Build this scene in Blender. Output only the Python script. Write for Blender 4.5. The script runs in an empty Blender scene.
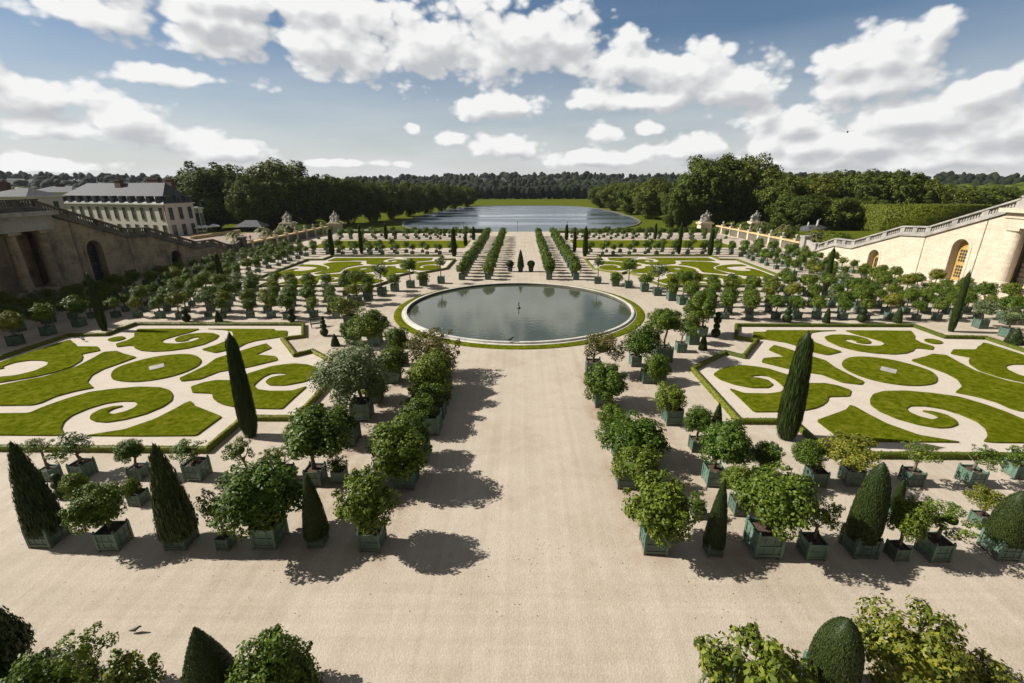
import bpy, bmesh, math, random
import numpy as np
from mathutils import Vector, Matrix, Quaternion
R = math.radians
sc = bpy.context.scene
COL = sc.collection
rnd = random.Random(7)

# ------------------------------------------------------------------ camera
F, PITCH, YAW, ROLL, CX, CH = 461.16, R(19.03), R(1.2557), R(-0.2328), 0.41, 15.0
_fw = np.array([-math.sin(YAW)*math.cos(PITCH), math.cos(YAW)*math.cos(PITCH), -math.sin(PITCH)])
_rt = np.array([math.cos(YAW), math.sin(YAW), 0.0])
_up = np.cross(_rt, _fw)
RT = math.cos(ROLL)*_rt + math.sin(ROLL)*_up
UP = -math.sin(ROLL)*_rt + math.cos(ROLL)*_up
FW = _fw
EYE = np.array([CX, 0.0, CH])
def ray(px, py):
    return FW*F + RT*(px-512) + UP*(341.5-py)
def ground(px, py, z=0.0):
    d = ray(px, py); t = (z-CH)/d[2]
    return EYE + d*t
def depth(p): return float((np.array(p)-EYE) @ FW)
def atY(px, py, Y):
    d = ray(px, py); return EYE + d*(Y/d[1])
def height_at(x, y, py):
    """height over (x, y) whose picture row is py"""
    lo, hi = -6.0, 60.0
    for _ in range(40):
        m = (lo+hi)/2
        v = np.array([x, y, m])-EYE
        if 341.5-F*(v@UP)/(v@FW) > py: lo = m
        else: hi = m
    return (lo+hi)/2

cam = bpy.data.cameras.new('camera'); co = bpy.data.objects.new('camera', cam); COL.objects.link(co)
cam.sensor_width = 36; cam.sensor_fit = 'HORIZONTAL'; cam.lens = F/1024*36
cam.clip_start = 0.1; cam.clip_end = 20000
M = Matrix(((RT[0], UP[0], -FW[0], CX), (RT[1], UP[1], -FW[1], 0), (RT[2], UP[2], -FW[2], CH), (0, 0, 0, 1)))
co.matrix_world = M
sc.camera = co

# ------------------------------------------------------------------ materials
def newmat(name):
    m = bpy.data.materials.new(name); m.use_nodes = True
    nt = m.node_tree; b = nt.nodes['Principled BSDF']
    return m, nt, b
def N(nt, t, **k):
    n = nt.nodes.new(t)
    for a, v in k.items(): setattr(n, a, v)
    return n
def ramp(nt, fac, stops):
    r = N(nt, 'ShaderNodeValToRGB'); e = r.color_ramp.elements
    while len(e) < len(stops): e.new(0.5)
    for i, (p, c) in enumerate(stops):
        e[i].position = p; e[i].color = (*c, 1)
    nt.links.new(fac, r.inputs[0]); return r.outputs[0]
def noise(nt, scale, detail=4, rough=.55, vec=None, dim='3D'):
    n = N(nt, 'ShaderNodeTexNoise'); n.inputs['Scale'].default_value = scale
    n.inputs['Detail'].default_value = detail; n.inputs['Roughness'].default_value = rough
    if vec is None:
        g = N(nt, 'ShaderNodeNewGeometry'); vec = g.outputs['Position']
    nt.links.new(vec, n.inputs['Vector']); return n.outputs['Fac']
def mix(nt, fac, a, b, typ='MIX'):
    m = N(nt, 'ShaderNodeMix', data_type='RGBA', blend_type=typ)
    for s, v in ((m.inputs[0], fac), (m.inputs[6], a), (m.inputs[7], b)):
        if hasattr(v, 'links') or hasattr(v, 'is_output'): nt.links.new(v, s)
        elif isinstance(v, (int, float)): s.default_value = v
        else: s.default_value = (*v, 1)
    return m.outputs[2]
def math_(nt, op, a, b=None, c=None, clamp=False):
    m = N(nt, 'ShaderNodeMath', operation=op); m.use_clamp = clamp
    for i, v in enumerate((a, b, c)):
        if v is None: continue
        if hasattr(v, 'is_output'): nt.links.new(v, m.inputs[i])
        else: m.inputs[i].default_value = v
    return m.outputs[0]
def bump(nt, b, h, dist, strength=1.0):
    n = N(nt, 'ShaderNodeBump'); n.inputs['Distance'].default_value = dist; n.inputs['Strength'].default_value = strength
    nt.links.new(h, n.inputs['Height']); nt.links.new(n.outputs[0], b.inputs['Normal'])

def leaf_mat(name, c1, c2, c3, trans=.22, rough=.5, obj=.26):
    m, nt, b = newmat(name)
    g = N(nt, 'ShaderNodeNewGeometry'); oi = N(nt, 'ShaderNodeObjectInfo')
    c = ramp(nt, g.outputs['Random Per Island'], [(0, c1), (.55, c2), (1, c3)])
    hs = N(nt, 'ShaderNodeHueSaturation')
    hs.inputs['Saturation'].default_value = 1.0
    v = math_(nt, 'MULTIPLY_ADD', oi.outputs['Random'], obj*1.4, 1-obj*.6); nt.links.new(v, hs.inputs['Value'])
    h = math_(nt, 'MULTIPLY_ADD', oi.outputs['Random'], -.035, .515); nt.links.new(h, hs.inputs['Hue'])
    nt.links.new(c, hs.inputs['Color']); c = hs.outputs[0]
    nt.links.new(c, b.inputs['Base Color']); b.inputs['Roughness'].default_value = rough
    b.inputs['Specular IOR Level'].default_value = .2
    t = N(nt, 'ShaderNodeBsdfTranslucent'); nt.links.new(mix(nt, .5, c, (.12, .17, .02)), t.inputs[0])
    ms = N(nt, 'ShaderNodeMixShader'); ms.inputs[0].default_value = trans
    nt.links.new(b.outputs[0], ms.inputs[1]); nt.links.new(t.outputs[0], ms.inputs[2])
    nt.links.new(ms.outputs[0], nt.nodes['Material Output'].inputs[0])
    return m
M_citrus = leaf_mat('citrus leaves', (.032, .060, .006), (.076, .126, .011), (.168, .215, .026))
M_yellow = leaf_mat('yellowing leaves', (.050, .075, .008), (.125, .145, .014), (.26, .24, .03))
M_russet = leaf_mat('russet leaves', (.050, .065, .016), (.11, .10, .025), (.19, .12, .035))
M_grey = leaf_mat('olive leaves', (.055, .085, .030), (.105, .140, .055), (.19, .22, .10))
M_yew = leaf_mat('yew needles', (.013, .025, .006), (.026, .044, .009), (.055, .078, .015), trans=.06, obj=.3)
M_box = leaf_mat('box leaves', (.06, .08, .006), (.105, .125, .010), (.17, .18, .018), trans=.12)
M_wood_a = leaf_mat('broad leaves', (.030, .046, .006), (.070, .094, .010), (.150, .172, .018), trans=.2, rough=.7)
M_far = leaf_mat('distant leaves', (.008, .014, .006), (.014, .022, .009), (.026, .036, .012), trans=.05, rough=.9)
M_palm = leaf_mat('palm fronds', (.05, .07, .02), (.10, .11, .035), (.17, .15, .06), trans=.15)

def simple(name, col, rough=.6, var=.25, scale=3.0, bumpd=0, metal=0):
    m, nt, b = newmat(name)
    f = noise(nt, scale, 5)
    lo = tuple(x*(1-var) for x in col); hi = tuple(min(1, x*(1+var)) for x in col)
    c = ramp(nt, f, [(.3, lo), (.7, hi)]); nt.links.new(c, b.inputs['Base Color'])
    b.inputs['Roughness'].default_value = rough; b.inputs['Metallic'].default_value = metal
    if bumpd: bump(nt, b, noise(nt, scale*6, 4), bumpd)
    return m
M_bark = simple('bark', (.13, .10, .07), .9, .4, 6, .02)
M_soil = simple('soil', (.075, .045, .028), .95, .5, 12, .03)
M_slate = simple('slate', (.050, .052, .057), .8, .25, 1.4)
M_darkslate = simple('dark slate', (.045, .048, .055), .45, .3, 2)
M_brick = simple('chimney brick', (.10, .052, .04), .85, .3, 5)
M_glass = simple('window glass', (.03, .033, .04), .12, .2, 1)
M_dark = simple('dark iron', (.02, .021, .022), .5, .3, 5)
M_white = simple('white canvas', (.72, .72, .70), .7, .05, 2)
M_ochre = simple('ochre coping stone', (.50, .36, .17), .8, .25, .8)
M_frame = simple('grey painted frames', (.20, .185, .16), .6, .15, 3)
M_feather = simple('dark feathers', (.025, .025, .028), .6, .3, 20)
M_wooddoor = simple('golden oak', (.42, .27, .075), .55, .25, 2.5)

# planter paint: teal green, faded and streaked
m, nt, b = newmat('faded green paint'); M_paint = m
oi = N(nt, 'ShaderNodeObjectInfo')
f = noise(nt, 2.2, 5, .65)
c = ramp(nt, f, [(.25, (.046, .078, .052)), (.55, (.080, .138, .100)), (.8, (.15, .22, .175))])
hs = N(nt, 'ShaderNodeHueSaturation'); nt.links.new(c, hs.inputs['Color'])
nt.links.new(math_(nt, 'MULTIPLY_ADD', oi.outputs['Random'], .5, .78), hs.inputs['Value'])
g = N(nt, 'ShaderNodeNewGeometry'); sp = N(nt, 'ShaderNodeSeparateXYZ'); nt.links.new(g.outputs['Position'], sp.inputs[0])
dirt = math_(nt, 'MULTIPLY', math_(nt, 'SUBTRACT', 1.0, math_(nt, 'MULTIPLY', sp.outputs[2], 3.0), clamp=True), noise(nt, 9, 4))
nt.links.new(mix(nt, dirt, hs.outputs[0], (.16, .12, .08)), b.inputs['Base Color']); b.inputs['Roughness'].default_value = .55
bump(nt, b, noise(nt, 14, 4), .006)

# gravel with wear, ruts and rusty stains under the planter rows
def gravel(name, a, bcol, cc, stains=False):
    m, nt, b = newmat(name)
    g = N(nt, 'ShaderNodeNewGeometry'); pos = g.outputs['Position']
    big = noise(nt, .09, 5, .6, pos); mid = noise(nt, .9, 5, .65, pos); fine = noise(nt, 16, 4, .8, pos)
    peb = N(nt, 'ShaderNodeTexVoronoi'); peb.inputs['Scale'].default_value = 15; nt.links.new(pos, peb.inputs['Vector'])
    c = ramp(nt, big, [(.3, a), (.7, bcol)])
    c = mix(nt, ramp(nt, mid, [(.35, (0, 0, 0)), (.75, (.6,)*3)]), c, cc)
    c = mix(nt, .5, c, ramp(nt, fine, [(.3, (.62, .61, .59)), (.5, (1, 1, 1)), (.7, (1.2, 1.19, 1.17))]), 'MULTIPLY')
    c = mix(nt, .2, c, ramp(nt, peb.outputs['Color'], [(.0, (.55, .52, .5)), (1, (1.25, 1.25, 1.25))]), 'MULTIPLY')
    if stains:
        sp = N(nt, 'ShaderNodeSeparateXYZ'); nt.links.new(pos, sp.inputs[0])
        ax = math_(nt, 'ABSOLUTE', sp.outputs[0])
        def band(x0, w): 
            return math_(nt, 'SUBTRACT', 1.0, math_(nt, 'DIVIDE', math_(nt, 'ABSOLUTE', math_(nt, 'SUBTRACT', ax, x0)), w), clamp=True)
        bd = math_(nt, 'MULTIPLY', math_(nt, 'MULTIPLY_ADD', sp.outputs[1], .5, -7.0, clamp=True), math_(nt, 'MAXIMUM', band(6.0, 1.5), math_(nt, 'MULTIPLY', band(9.6, 1.6), .6)))
        ylim = math_(nt, 'SUBTRACT', 1.0, math_(nt, 'MULTIPLY', math_(nt, 'MAXIMUM', math_(nt, 'SUBTRACT', sp.outputs[1], 36.0), 0.0), .3), clamp=True)
        st = noise(nt, .8, 5, .7, pos)
        st = math_(nt, 'MULTIPLY', math_(nt, 'MULTIPLY', bd, ylim), math_(nt, 'MULTIPLY', math_(nt, 'SUBTRACT', st, .38, clamp=True), 4.0, clamp=True))
        c = mix(nt, math_(nt, 'MULTIPLY', st, .75), c, (.25, .15, .085))
        # faint wheel lines along the walk and raked lines across the front path
        wv = N(nt, 'ShaderNodeTexNoise'); wv.inputs['Scale'].default_value = 1.0; wv.inputs['Detail'].default_value = 3
        mp = N(nt, 'ShaderNodeMapping'); mp.inputs['Scale'].default_value = (2.2, .03, 1); nt.links.new(pos, mp.inputs[0]); nt.links.new(mp.outputs[0], wv.inputs['Vector'])
        c = mix(nt, .3, c, ramp(nt, wv.outputs['Fac'], [(.35, (.76, .75, .73)), (.65, (1.12, 1.12, 1.12))]), 'MULTIPLY')
        wv2 = N(nt, 'ShaderNodeTexNoise'); wv2.inputs['Scale'].default_value = 1.0; wv2.inputs['Detail'].default_value = 4
        mp2 = N(nt, 'ShaderNodeMapping'); mp2.inputs['Scale'].default_value = (.08, 2.6, 1); nt.links.new(pos, mp2.inputs[0]); nt.links.new(mp2.outputs[0], wv2.inputs['Vector'])
        front = math_(nt, 'MULTIPLY_ADD', sp.outputs[1], -.5, 8.0, clamp=True)
        c = mix(nt, math_(nt, 'MULTIPLY', front, .22), c, ramp(nt, wv2.outputs['Fac'], [(.35, (.74, .73, .70)), (.65, (1.1, 1.1, 1.1))]), 'MULTIPLY')
        damp = noise(nt, .22, 4, .65, pos)
        c = mix(nt, .55, c, ramp(nt, damp, [(.36, (.82, .79, .75)), (.5, (1, 1, 1))]), 'MULTIPLY')
    nt.links.new(c, b.inputs['Base Color']); b.inputs['Roughness'].default_value = .92; b.inputs['Specular IOR Level'].default_value = .15
    bump(nt, b, math_(nt, 'ADD', math_(nt, 'MULTIPLY', fine, .7), math_(nt, 'MULTIPLY', peb.outputs['Distance'], .6)), .011)
    return m
M_gravel = gravel('beige gravel', (.42, .362, .287), (.478, .417, .336), (.39, .332, .257), True)
M_pink = gravel('pale pinkish gravel', (.485, .43, .36), (.545, .485, .405), (.42, .362, .29))

def lawn_mat(name, c1, c2, c3):
    m, nt, b = newmat(name)
    big = noise(nt, .35, 4, .6); mid = noise(nt, 2.2, 5, .7); fine = noise(nt, 22, 3, .8)
    c = ramp(nt, mid, [(.34, tuple(x*.8 for x in c1)), (.5, c2), (.68, c3)])
    c = mix(nt, ramp(nt, big, [(.4, (0, 0, 0)), (.7, (.5,)*3)]), c, tuple(x*.82 for x in c1))
    c = mix(nt, .75, c, ramp(nt, fine, [(.32, (.42, .44, .36)), (.68, (1.4, 1.4, 1.25))]), 'MULTIPLY')
    nt.links.new(c, b.inputs['Base Color']); b.inputs['Roughness'].default_value = .95; b.inputs['Specular IOR Level'].default_value = 0.0
    bump(nt, b, math_(nt, 'ADD', fine, mid), .07)
    return m
M_lawn = lawn_mat('mown lawn', (.080, .102, .004), (.122, .142, .006), (.21, .19, .026))
M_meadow = lawn_mat('park grass', (.068, .088, .010), (.098, .116, .014), (.14, .138, .024))

def stone(name, base, dark, stain, joints=True):
    m, nt, b = newmat(name)
    g = N(nt, 'ShaderNodeNewGeometry'); pos = g.outputs['Position']
    sp = N(nt, 'ShaderNodeSeparateXYZ'); nt.links.new(pos, sp.inputs[0])
    cb = N(nt, 'ShaderNodeCombineXYZ')
    nt.links.new(math_(nt, 'ADD', sp.outputs[0], sp.outputs[1]), cb.inputs[0]); nt.links.new(sp.outputs[2], cb.inputs[1])
    n1 = noise(nt, .35, 6, .65, pos); n2 = noise(nt, 2.5, 5, .6, pos)
    mp = N(nt, 'ShaderNodeMapping'); mp.inputs['Scale'].default_value = (1.2, 1.2, .12); nt.links.new(pos, mp.inputs[0])
    n3 = noise(nt, 1.0, 5, .7, mp.outputs[0])
    c = ramp(nt, n2, [(.3, tuple(x*.86 for x in base)), (.7, tuple(min(1, x*1.08) for x in base))])
    c = mix(nt, math_(nt, 'MULTIPLY', math_(nt, 'SUBTRACT', n1, .42, clamp=True), 3.5*stain, clamp=True), c, dark)
    c = mix(nt, math_(nt, 'MULTIPLY', math_(nt, 'SUBTRACT', n3, .5, clamp=True), 2.4*stain, clamp=True), c, tuple(x*.7 for x in dark))
    if joints:
        bk = N(nt, 'ShaderNodeTexBrick'); nt.links.new(cb.outputs[0], bk.inputs['Vector'])
        bk.inputs['Scale'].default_value = 1; bk.inputs['Brick Width'].default_value = 1.5; bk.inputs['Row Height'].default_value = .55
        bk.inputs['Mortar Size'].default_value = .02; bk.inputs['Color1'].default_value = (1, 1, 1, 1); bk.inputs['Color2'].default_value = (.86, .85, .83, 1)
        bk.inputs['Mortar'].default_value = (.62, .58, .52, 1)
        c = mix(nt, .6, c, bk.outputs['Color'], 'MULTIPLY')
    nt.links.new(c, b.inputs['Base Color']); b.inputs['Roughness'].default_value = .85
    bump(nt, b, n2, .03)
    return m
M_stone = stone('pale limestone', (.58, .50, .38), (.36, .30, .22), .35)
M_oldstone_shade = stone('weathered shade-toned limestone', (.36, .285, .185), (.085, .072, .055), .9)  # left wall's copy of the limestone: shade toned in besides its stains
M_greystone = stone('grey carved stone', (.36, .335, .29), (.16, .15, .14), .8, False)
M_darkgrey = stone('shade-toned carved stone', (.15, .13, .10), (.035, .034, .03), 1.0, False)  # left balustrade's copy of the grey stone, with its shade in the colour
M_rim = stone('white basin stone', (.56, .53, .47), (.26, .25, .21), .7, False)
M_facade = stone('cream render', (.60, .555, .48), (.42, .39, .34), .4, False)
M_pave = simple('rosy court paving', (.27, .20, .155), .9, .2, 1.2)
M_shadedirt = stone('shade and dirt stone', (.15, .13, .09), (.05, .05, .04), .9, False)  # shared: painted recess shade on the garden walls, dirt inside the basin

def water(name, base, scale, d, rough=.03, streak=False):
    m, nt, b = newmat(name)
    n1 = noise(nt, .12, 4, .6)
    c = ramp(nt, n1, [(.35, base), (.7, tuple(x*1.35 for x in base))]); nt.links.new(c, b.inputs['Base Color'])
    b.inputs['IOR'].default_value = 1.33; b.inputs['Specular IOR Level'].default_value = .5
    g = N(nt, 'ShaderNodeNewGeometry'); mp = N(nt, 'ShaderNodeMapping'); mp.inputs['Scale'].default_value = (1, 1.5, 1)
    nt.links.new(g.outputs['Position'], mp.inputs[0])
    if streak:
        mp2 = N(nt, 'ShaderNodeMapping'); mp2.inputs['Scale'].default_value = (.006, .05, 1); nt.links.new(g.outputs['Position'], mp2.inputs[0])
        s = noise(nt, 1.0, 3, .5, mp2.outputs[0])
        rr = ramp(nt, s, [(.40, (.10,)*3), (.52, (.30,)*3)]); nt.links.new(rr, b.inputs['Roughness'])
    else: b.inputs['Roughness'].default_value = rough
    bump(nt, b, noise(nt, scale, 3, .5, mp.outputs[0]), d)
    return m
M_pool = water('basin water', (.052, .062, .040), 1.6, .006)
M_lake = water('lake water', (.085, .105, .12),   .9, .012, streak=True)

# ------------------------------------------------------------------ mesh helpers
def tag(o, label=None, cat=None, group=None, kind=None):
    if label: o['label'] = label
    if cat: o['category'] = cat
    if group: o['group'] = group
    if kind: o['kind'] = kind
    return o
def mesh_np(name, V, Fq, mat, smooth=False):
    """V (n,3); Fq (m,k) array of equal-sized faces, or a list of such arrays"""
    if not isinstance(Fq, list): Fq = [Fq]
    Fq = [np.asarray(f, dtype=np.int32) for f in Fq if len(f)]
    me = bpy.data.meshes.new(name)
    me.vertices.add(len(V)); me.vertices.foreach_set('co', np.ascontiguousarray(V, dtype=np.float32).ravel())
    loops = np.concatenate([f.ravel() for f in Fq]); tot = np.concatenate([np.full(len(f), f.shape[1], dtype=np.int32) for f in Fq])
    start = np.concatenate([[0], np.cumsum(tot)[:-1]]).astype(np.int32)
    me.loops.add(len(loops)); me.loops.foreach_set('vertex_index', loops)
    me.polygons.add(len(tot)); me.polygons.foreach_set('loop_start', start); me.polygons.foreach_set('loop_total', tot)
    if smooth: me.polygons.foreach_set('use_smooth', np.ones(len(tot), dtype=bool))
    me.materials.append(mat); me.update(calc_edges=True); me.validate()
    return me
def link(name, me, parent=None, loc=None, rot=None, scale=None):
    o = bpy.data.objects.new(name, me); COL.objects.link(o)
    if parent: o.parent = parent
    if loc is not None: o.location = loc
    if rot is not None: o.rotation_euler = rot
    if scale is not None: o.scale = scale
    return o
def empty(name, loc=(0, 0, 0), rz=0):
    o = bpy.data.objects.new(name, None); COL.objects.link(o); o.location = loc; o.rotation_euler = (0, 0, rz); o.empty_display_size = .3
    return o
class MB:
    def __init__(s): s.v = []; s.f = []
    def add(s, vs, fs):
        o = len(s.v); s.v += [tuple(float(c) for c in p) for p in vs]; s.f += [tuple(i+o for i in f) for f in fs]; return s
    def box(s, x0, x1, y0, y1, z0, z1):
        if x0 > x1: x0, x1 = x1, x0
        if y0 > y1: y0, y1 = y1, y0
        return s.add([(x0, y0, z0), (x1, y0, z0), (x1, y1, z0), (x0, y1, z0), (x0, y0, z1), (x1, y0, z1), (x1, y1, z1), (x0, y1, z1)],
                     [(0, 3, 2, 1), (4, 5, 6, 7), (0, 1, 5, 4), (1, 2, 6, 5), (2, 3, 7, 6), (3, 0, 4, 7)])
    def lathe(s, prof, cx=0, cy=0, n=12, cap=True):
        vs = []; fs = []
        for r, z in prof:
            for k in range(n):
                a = 2*math.pi*k/n; vs.append((cx+r*math.cos(a), cy+r*math.sin(a), z))
        for i in range(len(prof)-1):
            for k in range(n):
                k2 = (k+1) % n; fs.append((i*n+k, i*n+k2, (i+1)*n+k2, (i+1)*n+k))
        if cap:
            fs.append(tuple(range(n-1, -1, -1))); fs.append(tuple((len(prof)-1)*n+k for k in range(n)))
        return s.add(vs, fs)
    def tube(s, pts, rad, n=7):
        pts = [Vector(p) for p in pts]; vs = []; fs = []
        for i, p in enumerate(pts):
            d = (pts[min(i+1, len(pts)-1)]-pts[max(i-1, 0)]).normalized()
            a = d.orthogonal().normalized(); bb = d.cross(a); r = rad[i] if isinstance(rad, (list, tuple)) else rad
            for k in range(n):
                t = 2*math.pi*k/n; vs.append(p+a*(r*math.cos(t))+bb*(r*math.sin(t)))
        for i in range(len(pts)-1):
            for k in range(n):
                k2 = (k+1) % n; fs.append((i*n+k, i*n+k2, (i+1)*n+k2, (i+1)*n+k))
        fs.append(tuple(range(n-1, -1, -1))); fs.append(tuple((len(pts)-1)*n+k for k in range(n)))
        return s.add(vs, fs)
    def prism(s, poly, z0, z1):
        n = len(poly); a = sum(poly[i][0]*poly[(i+1) % n][1]-poly[(i+1) % n][0]*poly[i][1] for i in range(n))
        if a < 0: poly = poly[::-1]
        return s.add([(x, y, z0) for x, y in poly]+[(x, y, z1) for x, y in poly],
                     [tuple(range(n-1, -1, -1)), tuple(range(n, 2*n))]+[(i, (i+1) % n, n+(i+1) % n, n+i) for i in range(n)])
    def side(s, poly, x0, x1):
        """polygon in (y, z) pushed from x0 to x1"""
        n = len(poly)
        vs = [(x0, y, z) for y, z in poly]+[(x1, y, z) for y, z in poly]
        fs = [tuple(range(n)), tuple(range(2*n-1, n-1, -1))]+[(i, n+i, n+(i+1) % n, (i+1) % n) for i in range(n)]
        return s.add(vs, fs)
    def mesh(s, name, mat, smooth=False):
        me = bpy.data.meshes.new(name); me.from_pydata(s.v, [], s.f); me.materials.append(mat)
        bm = bmesh.new(); bm.from_mesh(me); bmesh.ops.recalc_face_normals(bm, faces=bm.faces); bm.to_mesh(me); bm.free()
        if smooth: me.shade_smooth()
        me.update(); return me
    def build(s, name, mat, parent=None, smooth=False, loc=None):
        return link(name, s.mesh(name, mat, smooth), parent, loc)
def ico(sub):
    bm = bmesh.new(); bmesh.ops.create_icosphere(bm, subdivisions=sub, radius=1)
    V = np.array([v.co[:] for v in bm.verts]); T = np.array([[v.index for v in f.verts] for f in bm.faces]); bm.free(); return V, T
ICO2 = ico(2); ICO1 = ico(1); ICO3 = ico(3)
def lumps(P, seed, k=9, amp=.25, sharp=3.0):
    r = np.random.default_rng(seed); D = r.normal(size=(k, 3)); D /= np.linalg.norm(D, axis=1)[:, None]
    U = P/np.maximum(np.linalg.norm(P, axis=1), 1e-6)[:, None]
    return 1+amp*(np.max(np.exp(sharp*(U@D.T-1)), axis=1)*2-1)
def leaf_quads(P, Nn, L, W, rng, base=0, along=None):
    n = len(P); t = rng.normal(size=(n, 3)) if along is None else along+rng.normal(size=(n, 3))*.35
    t -= Nn*np.sum(t*Nn, axis=1)[:, None]; t /= np.linalg.norm(t, axis=1)[:, None]+1e-9
    b = np.cross(Nn, t); L = np.asarray(L).reshape(-1, 1)*np.ones((n, 1)); W = np.asarray(W).reshape(-1, 1)*np.ones((n, 1))
    V = np.stack([P-t*L*.5, P+b*W*.5+Nn*L*.06, P+t*L*.5, P-b*W*.5+Nn*L*.06], axis=1).reshape(-1, 3)
    return V, (np.arange(n*4).reshape(-1, 4)+base)
def unit(rng, n):
    d = rng.normal(size=(n, 3)); return d/np.linalg.norm(d, axis=1)[:, None]
def crown(name, seed, mat, clumps=26, per=80, leaf=.11, cr=.34, shell=(.55, .86), squash=.92, core=.6, sprigs=8, lowcut=-.75, open_=0.0):
    """round leafy crown of unit radius made of leaf clumps round a ragged core"""
    rng = np.random.default_rng(seed)
    i = np.arange(clumps)+.5; ph = np.arccos(1-2*i/clumps); th = math.pi*(1+5**.5)*i+rng.uniform(0, 6)
    D = np.stack([np.cos(th)*np.sin(ph), np.sin(th)*np.sin(ph), np.cos(ph)], 1)+rng.normal(size=(clumps, 3))*.22
    D /= np.linalg.norm(D, axis=1)[:, None]
    D = D[D[:, 2] > lowcut]
    if open_: D = D[rng.random(len(D)) > open_]
    C = D*rng.uniform(*shell, size=(len(D), 1)); rad = cr*rng.uniform(.7, 1.25, size=len(C))
    S = unit(rng, sprigs); S[:, 2] = np.abs(S[:, 2])*.8+.1; C = np.vstack([C, S*rng.uniform(.9, 1.08, size=(sprigs, 1))]); rad = np.concatenate([rad, np.full(sprigs, cr*.42)])
    P = []; Q = []
    for c, r in zip(C, rad):
        k = max(8, int(per*(r/cr)**1.6)); u = unit(rng, k); p = c+u*r*rng.uniform(.6, 1.05, size=(k, 1))
        out = p/np.maximum(np.linalg.norm(p, axis=1), .05)[:, None]
        n = u*.7+out*.5+np.array([0, 0, .35])+rng.normal(size=(k, 3))*.55
        P.append(p); Q.append(n/np.linalg.norm(n, axis=1)[:, None])
    P = np.vstack(P); Q = np.vstack(Q); Ls = leaf*rng.uniform(.7, 1.35, size=len(P))
    V, Fq = leaf_quads(P, Q, Ls, Ls*.55, rng)
    faces = [Fq]
    if core:
        cv = ICO2[0]*core; cv = cv*lumps(cv, seed+1, 12, .22)[:, None]; faces.append(ICO2[1]+len(V)); V = np.vstack([V, cv])
    V = V*np.array([1, 1, squash])
    return mesh_np(name, V, faces, mat)
def topiary(name, seed, mat, prof, n=2600, leaf=.06, along=True, ragged=.015):
    """clipped shape turned from a (radius, height) profile and covered in small leaves"""
    rng = np.random.default_rng(seed); prof = np.array(prof, float); seg = 26
    rs, zs = prof[:, 0], prof[:, 1]
    Z = np.linspace(zs[0], zs[-1], 26); Rr = np.interp(Z, zs, rs)
    A = np.linspace(0, 2*math.pi, seg, endpoint=False)
    wob = 1+.05*np.sin(A*2+seed)[None, :]+rng.normal(size=(len(Z), seg))*.03
    V = np.stack([Rr[:, None]*np.cos(A)*wob*.95, Rr[:, None]*np.sin(A)*wob*.95, np.repeat(Z[:, None], seg, 1)], 2).reshape(-1, 3)
    fq = [(i*seg+k, i*seg+(k+1) % seg, (i+1)*seg+(k+1) % seg, (i+1)*seg+k) for i in range(len(Z)-1) for k in range(seg)]
    top = np.array([[0, 0, Z[-1]+Rr[-1]*.2]]); ti = len(V); V = np.vstack([V, top])
    tri = [((len(Z)-1)*seg+k, (len(Z)-1)*seg+(k+1) % seg, ti) for k in range(seg)]
    w = Rr+.02*(zs[-1]-zs[0]); cdf = np.cumsum(w)/w.sum(); z = np.interp(rng.random(n), cdf, Z); r = np.interp(z, zs, rs)
    a = rng.uniform(0, 2*math.pi, n); rr = r*(1+.05*np.sin(a*2+seed))+rng.normal(size=n)*ragged
    P = np.stack([rr*np.cos(a), rr*np.sin(a), z], 1)
    sl = np.gradient(Rr, Z); nz = -np.interp(z, Z, sl)
    Nn = np.stack([np.cos(a), np.sin(a), np.clip(nz, -1, 2)], 1)+rng.normal(size=(n, 3))*.5; Nn /= np.linalg.norm(Nn, axis=1)[:, None]
    L = leaf*rng.uniform(.6, 1.4, n)
    al = np.tile(np.array([[0, 0, 1.0]]), (n, 1)) if along else None
    LV, LF = leaf_quads(P, Nn, L*(1.5 if along else 1), L*.5, rng, len(V), al)
    return mesh_np(name, np.vstack([V, LV]), [np.array(fq), np.array(tri), LF], mat)

# ------------------------------------------------------------------ ground, lake, basin
def sheet(name, poly, z, mat, kind='structure', z0=None):
    b = MB()
    if z0 is None: b.add([(x, y, z) for x, y in poly], [tuple(range(len(poly)))])
    else: b.prism(poly, z0, z)
    o = b.build(name, mat); tag(o, kind=kind); return o
def hills_z(x, y):
    d = math.hypot(x, y); z = -.08
    # the land outside falls away behind the garden
    t = min(1, max(0, (y-153)/14.0)); z -= 4*t*t*(3-2*t)
    if d > 600:
        h = min(1, (d-600)/650.0); h = h*h*(3-2*h)
        a = math.atan2(x, y)
        amp = 24+5*math.sin(a*3.1+.8)+4*math.sin(a*7+2)+(-16 if a > .62 else 0)*min(1, max(0, (a-.62)*4))+8*max(0, min(1, (-.35-a)*4))
        z += h*amp
    return z
rads = [0, 30, 60, 100, 140, 150, 153, 156, 159, 162, 165, 168, 175, 200, 260, 350, 450, 520, 580, 650, 730, 820, 920, 1050, 1250, 1600, 2200, 3500, 7000, 15000]
ys = [-200, -60]+rads
xs = sorted(set([-r for r in [0, 40, 90, 150, 220, 300, 420, 560, 720, 900, 1150, 1500, 2200, 3500, 7000, 15000]]+[r for r in [0, 40, 90, 150, 220, 300, 420, 560, 720, 900, 1150, 1500, 2200, 3500, 7000, 15000]]))
V = np.array([(x, y, hills_z(x, y)) for y in ys for x in xs]); nx = len(xs)
Fq = np.array([(j*nx+i, j*nx+i+1, (j+1)*nx+i+1, (j+1)*nx+i) for j in range(len(ys)-1) for i in range(nx-1)])
me = mesh_np('terrain', V, Fq, M_meadow, True)
me.materials.append(simple('forest floor', (.016, .024, .010), .95, .4, .05))
for p_ in me.polygons:
    c_ = p_.center
    if math.hypot(c_.x, c_.y) > 640: p_.material_index = 1
tag(link('terrain', me), kind='structure')
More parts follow.
